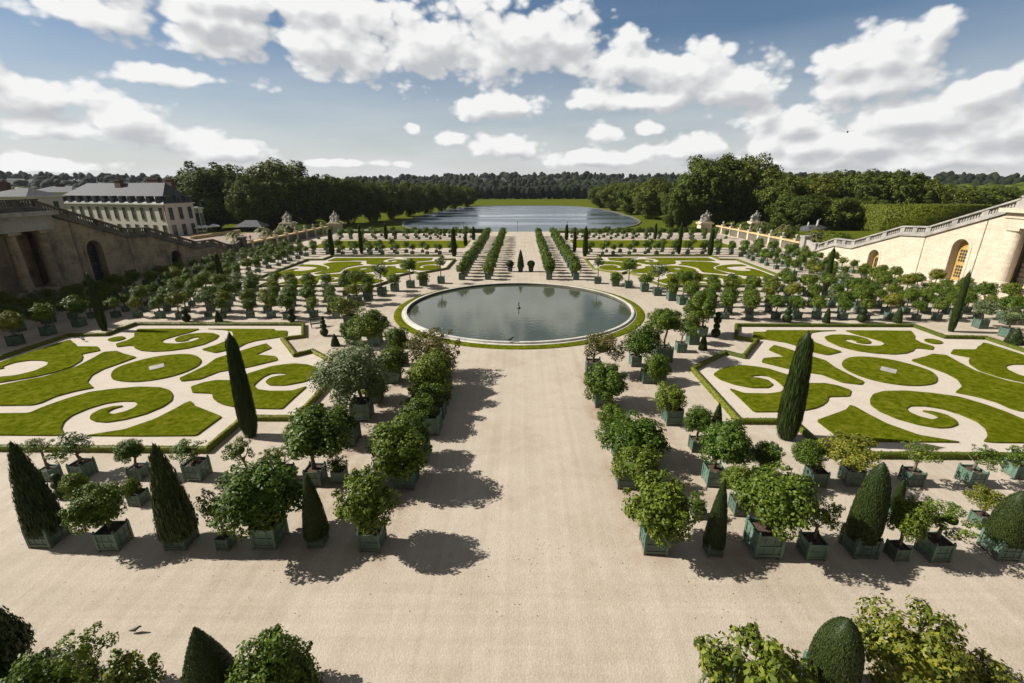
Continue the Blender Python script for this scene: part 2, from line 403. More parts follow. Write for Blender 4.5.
sheet('gravel_ground', [(-63.5, -6), (63.5, -6), (63.5, 106), (61.5, 152), (-61.5, 152), (-63.5, 106)], 0.0, M_gravel)

lake_px = [(402, 222.3), (404, 226), (412, 228.6), (430, 230.5), (470, 231.8), (520, 232.2), (570, 231.9), (606, 230.2), (626, 227.5), (637, 224.6), (640, 221), (630, 216.5), (612, 211.5), (595, 208.2), (575, 206.2), (545, 205.6), (500, 205.6), (470, 206.2), (452, 208.6), (432, 213.5), (412, 219)]
def smooth_poly(P, step=None, it=2):
    P = [Vector((p[0], p[1])) for p in P]
    if step:
        Q = []
        for i, a in enumerate(P):
            b = P[(i+1) % len(P)]; n = max(1, int(math.ceil((b-a).length/step)))
            Q += [a.lerp(b, k/n) for k in range(n)]
        P = Q
    for _ in range(it):
        Q = []
        for i, a in enumerate(P):
            b = P[(i+1) % len(P)]; Q += [a.lerp(b, .25), a.lerp(b, .75)]
        P = Q
    return [(p.x, p.y) for p in P]
LZ = -3.95
lk = smooth_poly([tuple(ground(x, y, LZ)[:2]) for x, y in lake_px], None, 2)
sheet('lake_water', lk, LZ, M_lake)
mb = MB(); n = len(lk); c0 = np.mean(np.array(lk), axis=0)
def off(p, d):
    v = np.array(p)-c0; return tuple(np.array(p)+v/np.linalg.norm(v)*d)
for i in range(n):
    a, b_ = lk[i], lk[(i+1) % n]; a2, b2 = off(a, 1.0), off(b_, 1.0)
    mb.add([(*a, LZ-.2), (*b_, LZ-.2), (*b_, LZ+.25), (*a, LZ+.25), (*a2, LZ+.25), (*b2, LZ+.25), (*a2, LZ-.2), (*b2, LZ-.2)],
           [(0, 1, 2, 3), (3, 2, 5, 4), (4, 5, 7, 6)])
tag(mb.build('lake_kerb', M_shadedirt), kind='structure')

BY, BR = 56.5, 14.45
def ring(prof, n=128, cx=0.05, cy=BY):
    vs = []; fs = []
    for r, z in prof:
        for k in range(n):
            a = 2*math.pi*k/n; vs.append((cx+r*math.cos(a), cy+r*math.sin(a), z))
    for i in range(len(prof)-1):
        for k in range(n):
            k2 = (k+1) % n; fs.append((i*n+k, i*n+k2, (i+1)*n+k2, (i+1)*n+k))
    return vs, fs
bas = empty('round_basin', (0, 0, 0)); tag(bas, 'round stone rimmed pool basin in the middle of the garden', 'basin')
mb = MB(); mb.add(*ring([(13.82, -.03), (13.82, .29), (13.85, .32), (14.13, .32), (14.16, .29), (14.16, .15), (14.19, .13), (14.42, .13), (14.45, .10), (14.45, -.02)]))
mb.build('stone_rim', M_rim, bas)
mb = MB(); mb.add(*ring([(13.80, -.04), (13.80, .25), (13.815, .25)])); mb.build('inner_wall', M_shadedirt, bas)
mb = MB(); mb.add(*ring([(14.46, .10), (14.9, .12), (15.35, .06), (15.4, -.02)])); mb.build('grass_collar', M_lawn, bas)
sheet('basin_water', [(0.05+13.795*math.cos(2*math.pi*k/96), BY+13.795*math.sin(2*math.pi*k/96)) for k in range(96)], .02, M_pool)
mb = MB(); mb.lathe([(.22, 0), (.22, .12), (.07, .2), (.055, .62), (.09, .66), (.04, .8)], 0.05, BY-.2, 10)
tag(mb.build('fountain_jet', M_dark, smooth=True), 'dark bronze fountain nozzle standing in the middle of the pool', 'fountain nozzle')

# ------------------------------------------------------------------ parterre lawns (traced on the ground, left front garden; x is distance from the axis)
LAWNS = {
 'disc': [(33.5,34.4),(34.2,35.4),(34.4,36.4),(33.9,37.6),(33.1,38.7),(31.6,39.4),(30.2,39.4),(29,38.7),(28,37.6),(27.6,36.4),(27.8,35.1),(28.4,34.1),(29.4,33.4),(30.6,33.1),(31.9,33.3),(32.8,33.7)],
 'low': [(36.5,27.7),(33.6,27.8),(33.5,28.8),(33.1,30),(32.4,31.2),(31,31.8),(29.3,32.2),(27.6,32.1),(26.5,31.6),(25.7,30.8),(25.1,29.9),(25,28.9),(25.4,27.8),(26.2,27),(27.1,26.6),(27.9,26.7),(28.7,27.1),(29.1,27.7),(29.1,28.4),(28.6,28.9),(27.9,29.0),(28.3,28.5),(28.3,28.0),(27.6,27.7),(27.1,28.1),(26.9,28.7),(27.1,29.3),(27.7,29.7),(28.7,29.7),(29.6,29.3),(30.1,28.5),(30.3,27.5),(30,26.6),(29.4,25.8),(28.8,25.3),(28.4,25.05),(29,24.9),(32.5,24.9),(42.2,24.9),(42.3,28.2),(39.5,28.4)],
 'corner': [(27,24.9),(25.1,25.7),(24.2,27.1),(23.9,28.5),(23.8,29.5),(23.6,29.8),(22.9,29.1),(21.6,28.4),(19.9,27.5),(20,25),(23.6,24.9)],
 'band': [(40.6,29.6),(41.6,31.4),(40.0,33.0),(38.7,34.2),(38.1,36.2),(38.5,38.3),(38.9,39.9),(37.9,40.2),(36.7,39.5),(34.7,38.6),(35,37),(35.3,35.7),(35.1,34.4),(34.3,33.1),(33.5,32.5),(32.8,32.0),(33.7,31.3),(34.3,30.4),(34.3,29.4),(34.6,29.0),(37,28.9)],
 'outer': [(45.9,37.3),(45.9,38.9),(45.6,43.1),(45.4,43.4),(44.3,42.5),(43.9,42.3),(42.9,41.4),(40.8,41.4),(39.6,40.3),(40.5,39.3),(39.8,38.7),(39,37.7),(38.5,36.2),(38.9,34.9),(39.7,33.9),(41.5,32.7),(43.5,32.0),(45.8,31.9),(45.9,33.4),(43.2,33.7),(41.4,34.3),(40.8,35.3),(41,36.5),(41.6,37.3),(42.6,37.7),(43.8,37.7),(44.6,37.2),(44.7,36.3),(44.1,35.8),(44.9,35.4),(45.6,36.0)],
 'up': [(41.4,47.1),(38,47.2),(34.6,47.2),(34.9,45.9),(35.5,44.7),(35.9,43.6),(35.7,43),(34.9,42.4),(33.6,42.3),(32.7,42.9),(32.4,43.7),(32.7,44.3),(33.3,44.3),(33.5,43.5),(33.2,43.5),(33.6,43),(34.2,43.0),(34.8,43.6),(35,44.5),(34.5,45.4),(33.3,45.8),(32.2,45.7),(31.1,45),(30.7,43.9),(30.8,42.2),(31.6,41),(32.9,40.3),(34.3,40.05),(35.6,40.3),(36.8,41),(37.5,41.7),(38.1,41.7),(38.8,41.3),(39.7,42.2),(39.4,43.3),(39.6,44.4),(40.5,45.5)],
 'back': [(33.8,47.2),(31,47.2),(28.3,47.2),(26.4,47.2),(26,46.6),(24.7,46.6),(23.9,44.8),(26.3,43.3),(26.8,42.5),(26.9,41.1),(28.2,39.8),(30.1,40.7),(29.5,42),(29.2,43.4),(29.6,45),(30.6,46.4),(31.8,46.9)],
 'fish': [(27.4,33.9),(27.2,35),(27,36.7),(27.2,38.4),(26.3,39.9),(25.4,41.6),(24.8,42.5),(23.6,41.2),(23.9,40.2),(24.1,39.3),(23.2,39.2),(22,38.9),(21.4,38),(22.6,36.8),(23.5,36),(25,35.3),(25.6,33.7),(26.8,33.3)],
 'ellipse': [(41.0,43.0),(41.7,43.5),(41.7,44.2),(41.1,44.6),(40.3,44.2),(40.1,43.5),(40.4,43.0)],
}
inner_px = [(713,375),(720,370),(730,367),(744,366),(757,367.5),(768,369.3),(792,377),(800,382),(809,384),(825,384),(838,386.5),(851,391),(849,397),(828,397.5),(827,402),(822,406),(815,409),(805,411),(778,412.5),(768,412.6),(754,412.7),(741,400),(729,389),(744,394),(768,394.5),(780,393),(785,389),(780,384),(775,380),(768,376.8),(760,376),(752,376.5),(751,378),(758,378.5),(768,380.8),(773,385),(768,388.5),(752,388.5),(734,385),(720,380)]
LAWNS['inner'] = [tuple(ground(x, y)[:2]) for x, y in inner_px]
HEDGE = [(18,23.1),(18,27),(14.5,27),(14.6,36.2),(19.2,40.4),(20.3,39.3),(23.5,43.6),(21.8,44.4),(23.8,48.9),(43.1,48.9),(43.1,45),(46.9,44.8),(47.2,27.4),(43.9,27.2),(43.9,23.1)]
FRONT = lambda x, y: (x, y)
REAR = lambda x, y: (13.6+(x-15)*.935, 68.6+(48.9-y)*1.19)
def inset(poly, d):
    n = len(poly); a = sum(poly[i][0]*poly[(i+1) % n][1]-poly[(i+1) % n][0]*poly[i][1] for i in range(n)); s = 1 if a > 0 else -1
    out = []
    for i in range(n):
        p0, p1, p2 = (Vector(poly[(i+k) % n]) for k in (-1, 0, 1))
        e1 = (p1-p0).normalized(); e2 = (p2-p1).normalized(); n1 = Vector((-e1.y, e1.x))*s; n2 = Vector((-e2.y, e2.x))*s
        bis = (n1+n2); bis = bis/max(.35, bis.length_squared/2); out.append(tuple(p1+bis*d))
    return out
PNAMES = {(1, 'F'): 'right front', (-1, 'F'): 'left front', (1, 'R'): 'right rear', (-1, 'R'): 'left rear'}
for sgn in (1, -1):
    for key, fn in (('F', FRONT), ('R', REAR)):
        T = lambda p: (fn(*p)[0]*sgn, fn(*p)[1])
        hp = [T(p) for p in HEDGE]
        ip = inset(hp, .25)
        sheet('parterre_gravel', ip, .008, M_pink)
        for nm, poly in LAWNS.items():
            q = smooth_poly([T(p) for p in poly], .55 if nm not in ('disc', 'ellipse') else None, 2)
            o = sheet('lawn', q, .10, M_lawn, z0=.0)
        st = [T(p) for p in ((31.7, 36.2), (31, 37.0), (30.3, 36.2), (31, 35.4))]
        tag(sheet('stone_slab', st, .13, M_greystone, z0=.05), 'square grey stone slab set in the middle of the %s lawn disc' % PNAMES[(sgn, key)], 'stone slab', 'stone slabs in the lawn discs', 'thing')
        # clipped hedge: profile swept round the outline, leaves over it
        op, w, h = hp, .32, .32
        inn = inset(op, w); mb = MB(); n = len(op)
        for i in range(n):
            j = (i+1) % n
            mb.add([(*op[i], 0), (*op[j], 0), (*op[j], h), (*op[i], h), (*inn[j], h), (*inn[i], h), (*inn[j], 0), (*inn[i], 0)], [(0, 1, 2, 3), (3, 2, 4, 5), (5, 4, 6, 7)])
        rng = np.random.default_rng(int(11+sgn*3+(5 if key == 'R' else 0)))
        P = []; Q = []
        for i in range(n):
            j = (i+1) % n; a = np.array(op[i]); b_ = np.array(op[j]); ai = np.array(inn[i]); bi = np.array(inn[j]); L = np.linalg.norm(b_-a)
            k = int(L*(95 if key == 'F' else 40)); t = rng.random(k); u = rng.random(k)
            o_ = a+(b_-a)*t[:, None]; ii = ai+(bi-ai)*t[:, None]; nrm = (o_-ii); nrm /= np.linalg.norm(nrm, axis=1)[:, None]
            side = rng.integers(0, 3, k)
            xy = np.where((side == 0)[:, None], o_, np.where((side == 1)[:, None], ii, ii+(o_-ii)*u[:, None]))
            z = np.where(side == 2, h, u*h)+rng.normal(size=k)*.015
            nn = np.where((side == 0)[:, None], np.c_[nrm, np.zeros(k)], np.where((side == 1)[:, None], np.c_[-nrm, np.zeros(k)], np.array([[0, 0, 1.0]])))
            P.append(np.c_[xy, z]+nn*rng.uniform(0, .03, (k, 1))); Q.append(nn+rng.normal(size=(k, 3))*.5)
        P = np.vstack(P); Q = np.vstack(Q); Q /= np.linalg.norm(Q, axis=1)[:, None]
        base = np.array(mb.v); LV, LF = leaf_quads(P, Q, .09*rng.uniform(.7, 1.4, len(P)), .055, rng, len(base))
        me = mesh_np('clipped_hedge', np.vstack([base, LV]), [np.array(mb.f), LF], M_box)
        tag(link('clipped_hedge', me), 'low clipped box hedge bordering the %s garden of scrolled lawns' % PNAMES[(sgn, key)], 'hedge', 'low hedges round the lawn gardens', 'thing')
    # narrow far lawn strip
    sheet('lawn', [(13.5*sgn, 113), (52*sgn, 113), (52*sgn, 128), (13.5*sgn, 128)], .06, M_lawn, z0=0)

# ------------------------------------------------------------------ planters and boxed trees: shared meshes
def planter_mesh():
    mb = MB(); s = .5
    mb.box(-s+.04, s-.04, -s+.04, s-.04, .10, .80)          # body
    for sx in (-1, 1):
        for sy in (-1, 1):
            x, y = sx*(s-.055), sy*(s-.055)
            mb.box(x-.055, x+.055, y-.055, y+.055, 0, .98)
            mb.lathe([(.03, .98), (.055, 1.02), (.055, 1.05), (.02, 1.09)], x, y, 8)
    for z0, z1 in ((.10, .20), (.47, .53), (.86, .94)):
        for sg in (-1, 1):
            mb.box(-s+.111, s-.111, sg*(s-.045), sg*(s-.008), z0, z1)
            mb.box(sg*(s-.045), sg*(s-.008), -s+.111, s-.111, z0, z1)
    for sg in (-1, 1):                                         # upper walls round the soil
        mb.box(-s+.04, s-.04, sg*(s-.04), sg*(s-.075), .80, .92)
        mb.box(sg*(s-.04), sg*(s-.075), -s+.076, s-.076, .80, .92)
        for k in (-.17, .17):
            mb.box(k-.02, k+.02, sg*(s-.041), sg*(s-.02), .2, .86)
            mb.box(sg*(s-.041), sg*(s-.02), k-.02, k+.02, .2, .86)
    return mb.mesh('planter_box', M_paint)
ME_box = planter_mesh()
V_, F_ = [], []
rng = np.random.default_rng(3); g_ = 7
sv = [( -.42+.84*i/(g_-1), -.42+.84*j/(g_-1), .81+.05*rng.random()+.05*(1-max(abs(i-3), abs(j-3))/3)) for j in range(g_) for i in range(g_)]
ME_soil = mesh_np('soil', np.array(sv), np.array([(j*g_+i, j*g_+i+1, (j+1)*g_+i+1, (j+1)*g_+i) for j in range(g_-1) for i in range(g_-1)]), M_soil)
def trunk_mesh(seed):
    r = random.Random(seed); mb = MB()
    pts = [(0, 0, 0), (r.uniform(-.03, .03), r.uniform(-.03, .03), .4), (r.uniform(-.05, .05), r.uniform(-.05, .05), .8), (0, 0, 1.0)]
    mb.tube(pts, [.075, .055, .05, .045], 7)
    for k in range(5):
        a = r.uniform(0, 6.28); rr = r.uniform(.25, .5)
        mb.tube([(0, 0, .86), (math.cos(a)*rr*.5, math.sin(a)*rr*.5, 1.05), (math.cos(a)*rr, math.sin(a)*rr, 1.35)], [.03, .022, .01], 5)
    return mb.mesh('trunk', M_bark, True)
ME_trunk = [trunk_mesh(k) for k in range(4)]
ME = {}
ME['near'] = [crown('crown', 20+k, M_citrus, 44, 210, .105, .31, squash=.97, core=.56, shell=(.52, .86)) for k in range(5)]
M_front = leaf_mat('bright citrus leaves', (.035, .065, .008), (.085, .13, .014), (.19, .22, .03), trans=.28)
ME['front'] = [crown('crown', 30+k, M_front, 34, 130, .125, .29, squash=.97, core=.3, shell=(.45, .93), sprigs=14, open_=.12) for k in range(2)]
ME['grey'] = [crown('crown', 40+k, M_grey, 50, 230, .07, .29, squash=.97, core=.55, shell=(.5, .87)) for k in range(1)]
ME['open'] = [crown('crown', 50+k, M_citrus, 26, 120, .115, .29, shell=(.45, .93), core=.25, sprigs=12, open_=.3) for k in range(4)]
ME['yellow'] = [crown('crown', 60+k, M_yellow, 30, 150, .10, .30, shell=(.5, .92), core=.4, sprigs=14, open_=.1) for k in range(2)]
ME['russet'] = [crown('crown', 66+k, M_russet, 28, 130, .105, .31, shell=(.5, .92), core=.35, sprigs=10, open_=.15) for k in range(2)]
ME['row'] = [crown('crown', 70+k, M_citrus, 32, 110, .14, .33, squash=.97, core=.58, shell=(.52, .87)) for k in range(6)]
ME['rowyellow'] = [crown('crown', 80+k, M_yellow, 30, 100, .14, .33, squash=.95, core=.55, shell=(.5, .88)) for k in range(2)]
ME['rowopen'] = [crown('crown', 84+k, M_grey, 24, 80, .14, .32, shell=(.5, .93), core=.4, sprigs=9, open_=.2) for k in range(2)]

def boxed_tree(x, y, bs, hc, rx, rz, kind, label, group, name='boxed_orange_tree', cat='boxed tree', dx=0, dy=0, full=True, bz=None):
    """planter of width bs, crown centred hc above the ground with radii rx, rz"""
    o = empty(name, (x, y, 0), rnd.uniform(-.06, .06)); tag(o, label, cat, group)
    bh = bs*(bz or rnd.uniform(1.0, 1.12))
    link('planter_box', ME_box, o, scale=(bs, bs, bh))
    if full: link('soil', ME_soil, o, scale=(bs, bs, bh))
    bot = bh*.82; tl = max(.15, hc-rz*.45-bot); tw = .75+rx*.55
    t = link('trunk', rnd.choice(ME_trunk), o, (0, 0, bot), (0, 0, rnd.uniform(0, 6.28)), (tw, tw, tl))
    c = link('crown', rnd.choice(ME[kind]), o, (dx, dy, hc), (rnd.uniform(-.12, .12), rnd.uniform(-.12, .12), rnd.uniform(0, 6.28)), (rx, rx, rz))
    return o

# near trees read off the photograph: box foot (px), box width px, crown centre px, crown half sizes px
G_NL = 'boxed trees left of the central walk'; G_NR = 'boxed trees right of the central walk'
NEAR = [
 # bx, by, bw, cx, cy, hw, hh, kind, label
 (370,553,30,367,497,28,31,'near','round orange tree in green box at the front corner left of the wide walk'),
 (265,550,34,259,494,42,32,'near','wide orange tree in green box left of the slender front cone, front left row'),
 (108,552,28,94,505,28,24,'near','flat crowned orange tree between the two broad dark yews, front left row'),
 (223,551,18,211,509,15,25,'open','small two tiered sparse tree between the second yew and the wide orange tree'),
 (404,490,30,398,446,29,28,'near','big round orange tree, second box from the front beside the walk, left side'),
 (313,487,23,316,433,34,26,'near','dark broad orange tree in second row left, behind the wide orange tree'),
 (284,483,18,276,456,14,12,'open','small pale sparse tree behind the wide front orange tree, left side'),
 (246,486,16,240,449,15,16,'open','little twiggy tree right of the four hedge side boxes, left side'),
 (193,482,24,187,449,17,11,'open','sparse tree in shaded box right of the taller yew top, by the left hedge'),
 (135,481,18,128,450,14,11,'near','small round tree in box left of the taller yew top, by the left hedge'),
 (78,480,21,69,446,23,15,'open','spreading tree in open dark box near the left hedge, beside the three ball topiary'),
 (46,482,17,32,446,14,8,'open','thin low tree in brown box just right of the broad corner yew'),
 (84,506,20,76,487,14,15,'near','compact round bush tree in front of the spreading tree, left side'),
 (135,507,18,131,490,9,12,'near','little round bush hugging the left edge of the taller yew'),
 (430,436,26,418,408,17,14,'near','dark round orange tree, third box from the front beside the walk, left side'),
 (440,405,24,431,381,21,20,'near','dense round orange tree, fourth box from the front beside the walk, left side'),
 (441,378,24,427,347,23,19,'russet','browning orange tree with reddish leaves near the pool, left of the walk'),
 (360,422,28,352,371,34,30,'grey','largest silvery green bushy tree in dark box, left of the walk'),
 (346,447,26,338,420,17,14,'near','dark tree in box between the silvery tree and the broad orange tree'),
 (391,384,20,392,360,16,13,'near','dark round tree right of the silvery tree, left side'),
 (401,367,15,398,339,11,14,'near','small upright dark tree on thin stem beside the browning tree, left side'),
 (374,346,16,368,325,18,15,'near','tall stemmed dark round tree left of the pool edge'),
 (350,328,18,345,306,15,11,'yellow','yellowish round tree on stem at the inner corner of the left hedge'),
 (352,345,16,352,331,11,9,'near','low dark bush in upright green box beside the yellowish tree, left side'),
 (419,463,24,410,431,18,16,'near','dark orange tree wedged between the second and third boxes beside the walk, left side'),
 (437,420,20,426,395,17,14,'near','dark orange tree wedged between the third and fourth boxes beside the walk, left side'),
 (444,392,18,432,364,18,14,'near','dark orange tree just in front of the browning tree near the pool, left side'),
 (374,403,18,374,386,14,12,'near','low dark orange tree touching the right side of the silvery tree'),
 (338,484,17,336,462,11,11,'open','little sparse tree right of the dark broad tree box, left side'),
 (700,520,16,697,500,10,10,'open','little sparse tree standing alone behind the slim front cone, right side'),
 (656,556,32,661,503,33,32,'near','broad orange tree in green box at the front corner right of the wide walk'),
 (627,490,24,636,478,22,20,'near','dense orange tree in box, second from the front along the walk, right side'),
 (622,462,22,633,441,30,21,'near','wide orange tree, third from the front along the walk, right side'),
 (612,437,18,613,416,14,13,'near','small round orange tree, fourth from the front along the walk, right side'),
 (603,408,22,606,381,20,19,'near','round orange tree, fifth from the front along the walk, right side'),
 (594,378,20,603,345,18,15,'russet','open reddish brown tree nearest the pool, right of the walk'),
 (768,560,37,777,496,36,33,'near','large orange tree in wide green box right of the slim front cone'),
 (742,517,22,738,478,16,15,'near','orange tree behind the slim front cone, in the middle rows right side'),
 (716,488,24,727,441,26,22,'near','full orange tree in leaning looking box, second row right of the walk'),
 (698,453,17,698,419,14,13,'near','trim ball shaped orange tree, third box of second row right of the walk'),
 (765,490,22,766,454,15,16,'near','very dark round tree between the full orange tree and the tall cypress'),
 (819,488,22,797,453,16,14,'near','spreading tree in shaded box just right of the tall right cypress foot'),
 (855,487,22,851,450,30,17,'yellow','yellow tipped broad tree in dark box against the right hedge'),
 (816,561,26,826,514,16,22,'open','lanky two tiered tree in low box left of the large bullet yew'),
 (901,562,20,908,517,20,26,'near','upright olive toned tree touching the right flank of the bullet yew'),
 (940,563,28,950,518,28,17,'open','double headed sparse tree in wide dark box, front right row'),
 (916,487,20,921,452,18,13,'open','lopsided tree in pale box with a low side branch, by the right hedge'),
 (976,488,22,986,456,19,12,'open','umbrella shaped tree in pale green box, second from the right edge'),
 (1022,480,20,1022,455,16,12,'open','tree in pale box cut by the right edge of the view'),
 (985,530,18,986,497,20,14,'yellow','light yellow green low tree left of the right edge yew'),
 (674,426,22,669,396,15,14,'near','round orange tree leaning right over a pale box, fourth of second row right'),
 (648,384,15,659,375,13,13,'near','dark orange tree in narrow box, fifth of second row right of the walk'),
 (636,367,14,642,341,16,16,'near','leafy orange tree in dark teal box nearest the pool edge, right side'),
 (665,363,20,665,320,17,12,'near','tall stemmed round tree in pale box right of the pool'),
 (682,353,13,688,330,11,8,'open','little stemmed sparse tree in square box right of the tall stemmed tree'),
 (694,345,14,692,322,9,8,'near','small tree in low pale box behind the little sparse tree, right side'),
 (703,337,12,701,306,15,14,'near','big dark round tree on stem at the inner corner of the right hedge'),
]
for bx, by, bw, cx, cy, hw, hh, kind, label in NEAR:
    p = ground(bx, by); d = depth(p); bs = max(.55, min(1.25, bw*d/F*.74))
    x, y = p[0], p[1]+bs*.5
    hc = height_at(x, y, cy); d2 = depth((x, y, hc)); cs = d2/np.linalg.norm(np.array((x, y, hc))-EYE); rx = hw*d2/F*1.13*cs**.7; rz = hh*d2/F*1.16*cs**.5; hc -= rz*.10
    hc = max(hc, bs*.8+rz*.4); v = np.array([x, y, hc])-EYE
    dxm = (cx-(512+F*(v@RT)/(v@FW)))*d2/F
    boxed_tree(x, y, bs, hc, rx, max(rz, rx*.6), kind, label, G_NL if bx < 512 else G_NR, dx=max(-.7, min(.7, dxm)))

# ------------------------------------------------------------------ rows of boxed trees
ORD = 'first second third fourth fifth sixth seventh eighth ninth tenth eleventh twelfth thirteenth fourteenth fifteenth sixteenth seventeenth eighteenth nineteenth twentieth twenty-first twenty-second twenty-third twenty-fourth twenty-fifth twenty-sixth'.split()
SPECS = []
for sgn, sd in ((1, 'right'), (-1, 'left')):
    for x0, nm in ((5.0, 'inner'), (9.35, 'outer')):
        for k in range(23):
            SPECS.append(dict(x=sgn*(x0+rnd.uniform(-.12, .12)), y=74.6+k*2.85+rnd.uniform(-.15, .15), bs=.95, hc=1.85+rnd.uniform(-.1, .25), rx=rnd.uniform(.86, 1.1), rz=rnd.uniform(.82, 1.08), kind='row',
                label='boxed orange tree, %s from the pool in the %s row %s of the far walk' % (ORD[k], nm, sd), group='boxed trees along the far walk'))
    for r, yy in enumerate((51.9, 54.5, 57.3, 60.2, 63.2, 66.2)):
        for k in range(16):
            x = 21.5+k*2.62+(1.3 if r % 2 else 0)+rnd.uniform(-.35, .35)
            if x > 61.5: continue
            big = rnd.random()
            kd = rnd.choice(['row']*7+['rowyellow']+['rowopen']) 
            SPECS.append(dict(x=sgn*x, y=yy+rnd.uniform(-.4, .4), bs=rnd.uniform(.6, .8), hc=1.5+.8*big, rx=.70+.40*big, rz=.66+.36*big, kind=kd,
                label='boxed tree, %s outward from the pool in the %s row behind the %s front hedge' % (ORD[k], ORD[r], sd), group='boxed trees between the lawn gardens'))
    for r, xx in enumerate((46.6, 49.8, 53.2, 57.2)):
        for k in range(11):
            big = rnd.random()
            SPECS.append(dict(x=sgn*(xx+rnd.uniform(-.4, .4)), y=69.4+k*3.0+(1.5 if r % 2 else 0)+rnd.uniform(-.4, .4), bs=rnd.uniform(.6, .8), hc=1.45+.7*big, rx=.66+.38*big, rz=.64+.32*big, kind=rnd.choice(['row']*5+['rowyellow', 'rowopen']),
                label='boxed tree, %s back in the %s row outside the %s rear lawn garden' % (ORD[k], ORD[r], sd), group='boxed trees outside the rear lawn gardens'))
    for r, xx in enumerate((49.4, 53.6, 57.8)):
        for k in range(5):
            big = rnd.random()
            SPECS.append(dict(x=sgn*(xx+rnd.uniform(-.5, .5)), y=35.2+k*3.3+(1.2 if r % 2 else 0)+rnd.uniform(-.4, .4), bs=.95, hc=1.8+.6*big, rx=.95+.35*big, rz=.9+.25*big, kind=rnd.choice(['row']*4+['rowyellow', 'rowopen']),
                label='boxed tree, %s back in the %s row outside the %s front hedge' % (ORD[k], ORD[r], sd), group='boxed trees outside the front lawn gardens'))
    for r, yy in enumerate((102.3, 105.6, 109.5, 131.5, 135.5, 140)):
        for k in range(14):
            x = 14.5+k*3.15+(1.5 if r % 2 else 0)+rnd.uniform(-.4, .4)
            if 109 < yy < 110 and x < 30: continue
            big = rnd.random()
            SPECS.append(dict(x=sgn*x, y=yy+rnd.uniform(-.4, .4), bs=rnd.uniform(.6, .8), hc=1.5+.6*big, rx=.72+.35*big, rz=.72+.3*big, kind=rnd.choice(['row']*5+['rowyellow', 'rowopen']),
                label='boxed tree, %s outward in the %s far cross row on the %s side' % (ORD[k], ORD[r], sd), group='boxed trees in the far cross rows'))
ARC = [(598,284,7,.55,262,5,'rowopen'),(616,286.5,6,.6,278,6,'row'),(629,288.5,8,.8,265,7,'row'),(645,292,7,.7,279,6,'row'),(658,296,8,.9,270,8,'rowopen'),(672,301,7,.7,288,6,'row'),(683,305,7,.7,277,7,'row')]
for sgn, sd in ((1, 'right'), (-1, 'left')):
    for k, (bx, by, bw, bs, cy, hw, kd) in enumerate(ARC):
        p = ground(bx, by); x, y = p[0]*sgn, p[1]+.5; h = height_at(p[0], y, cy); r_ = hw*depth((x, y, h))/F*1.15
        SPECS.append(dict(x=x, y=y, bs=1.05, hc=h, rx=r_, rz=r_*.85, kind=kd, label='boxed tree, %s from the far walk along the curve behind the pool, %s side' % (ORD[k], sd), group='boxed trees curving behind the pool'))
SPECS = [s for s in SPECS if not (abs(s['x']) < 16.6 and abs(s['y']-BY) < 17 and math.hypot(s['x'], s['y']-BY) < 17)]
for s in SPECS:
    v = np.array([s['x'], s['y'], 1.5])-EYE; px = 512+F*(v@RT)/(v@FW)
    s['px'] = s['rx']/(v@FW)*F if -15 < px < 1039 else 0
SPECS.sort(key=lambda s: -s['px'])
KEEP = 250
for s in SPECS[:KEEP]:
    if s['px'] == 0: continue
    boxed_tree(s['x'], s['y'], s['bs'], s['hc'], s['rx'], s['rz'], s['kind'], s['label'], s['group'], full=s['y'] < 60)
# the remaining, farthest ones as one mass
VV, QQ, TT = [], [], []; nb = 0
tmpl = [crown('far_crown', 90+k, M_citrus, 24, 30, .24, .35, core=.6, sprigs=4) for k in range(3)]
tdat = []
for me in tmpl:
    v = np.empty(len(me.vertices)*3, np.float32); me.vertices.foreach_get('co', v)
    tdat.append((v.reshape(-1, 3), [list(p.vertices) for p in me.polygons]))
BVm = MB(); 
for s in SPECS[KEEP:]:
    if s['px'] == 0: continue
    v, fs = tdat[rnd.randrange(3)]; a = rnd.uniform(0, 6.28); ca, sa = math.cos(a), math.sin(a)
    w = np.stack([(v[:, 0]*ca-v[:, 1]*sa)*s['rx']+s['x'], (v[:, 0]*sa+v[:, 1]*ca)*s['rx']+s['y'], v[:, 2]*s['rz']+s['hc']], 1)
    q = np.array([f for f in fs if len(f) == 4])+nb; t = np.array([f for f in fs if len(f) == 3])+nb
    VV.append(w); QQ.append(q); TT.append(t); nb += len(w)
    b2 = s['bs']/2; x, y = s['x'], s['y']; BVm.box(x-b2, x+b2, y-b2, y+b2, 0, s['bs']*.95); BVm.box(x-.06, x+.06, y-.06, y+.06, s['bs']*.95, s['hc'])
me = mesh_np('distant_boxed_trees', np.vstack(VV), [np.vstack(QQ), np.vstack(TT)], M_citrus)
o = link('distant_boxed_trees', me); tag(o, 'mass of small boxed trees filling the far rows of the garden', 'boxed trees', None, 'stuff')
bb = BVm.build('planter_boxes', M_paint, o); tag(bb, kind='stuff')
for me in tmpl: bpy.data.meshes.remove(me) if me.users == 0 else None

# ------------------------------------------------------------------ topiary
CYP = [(.35, 0), (.62, .04), (.88, .12), (1.0, .25), (.95, .45), (.84, .65), (.70, .83), (.58, .95), (.46, 1.0)]
ME_cyp = [topiary('clipped_column', 200+k, M_yew, CYP, 4200, .10, True, .05) for k in range(3)]
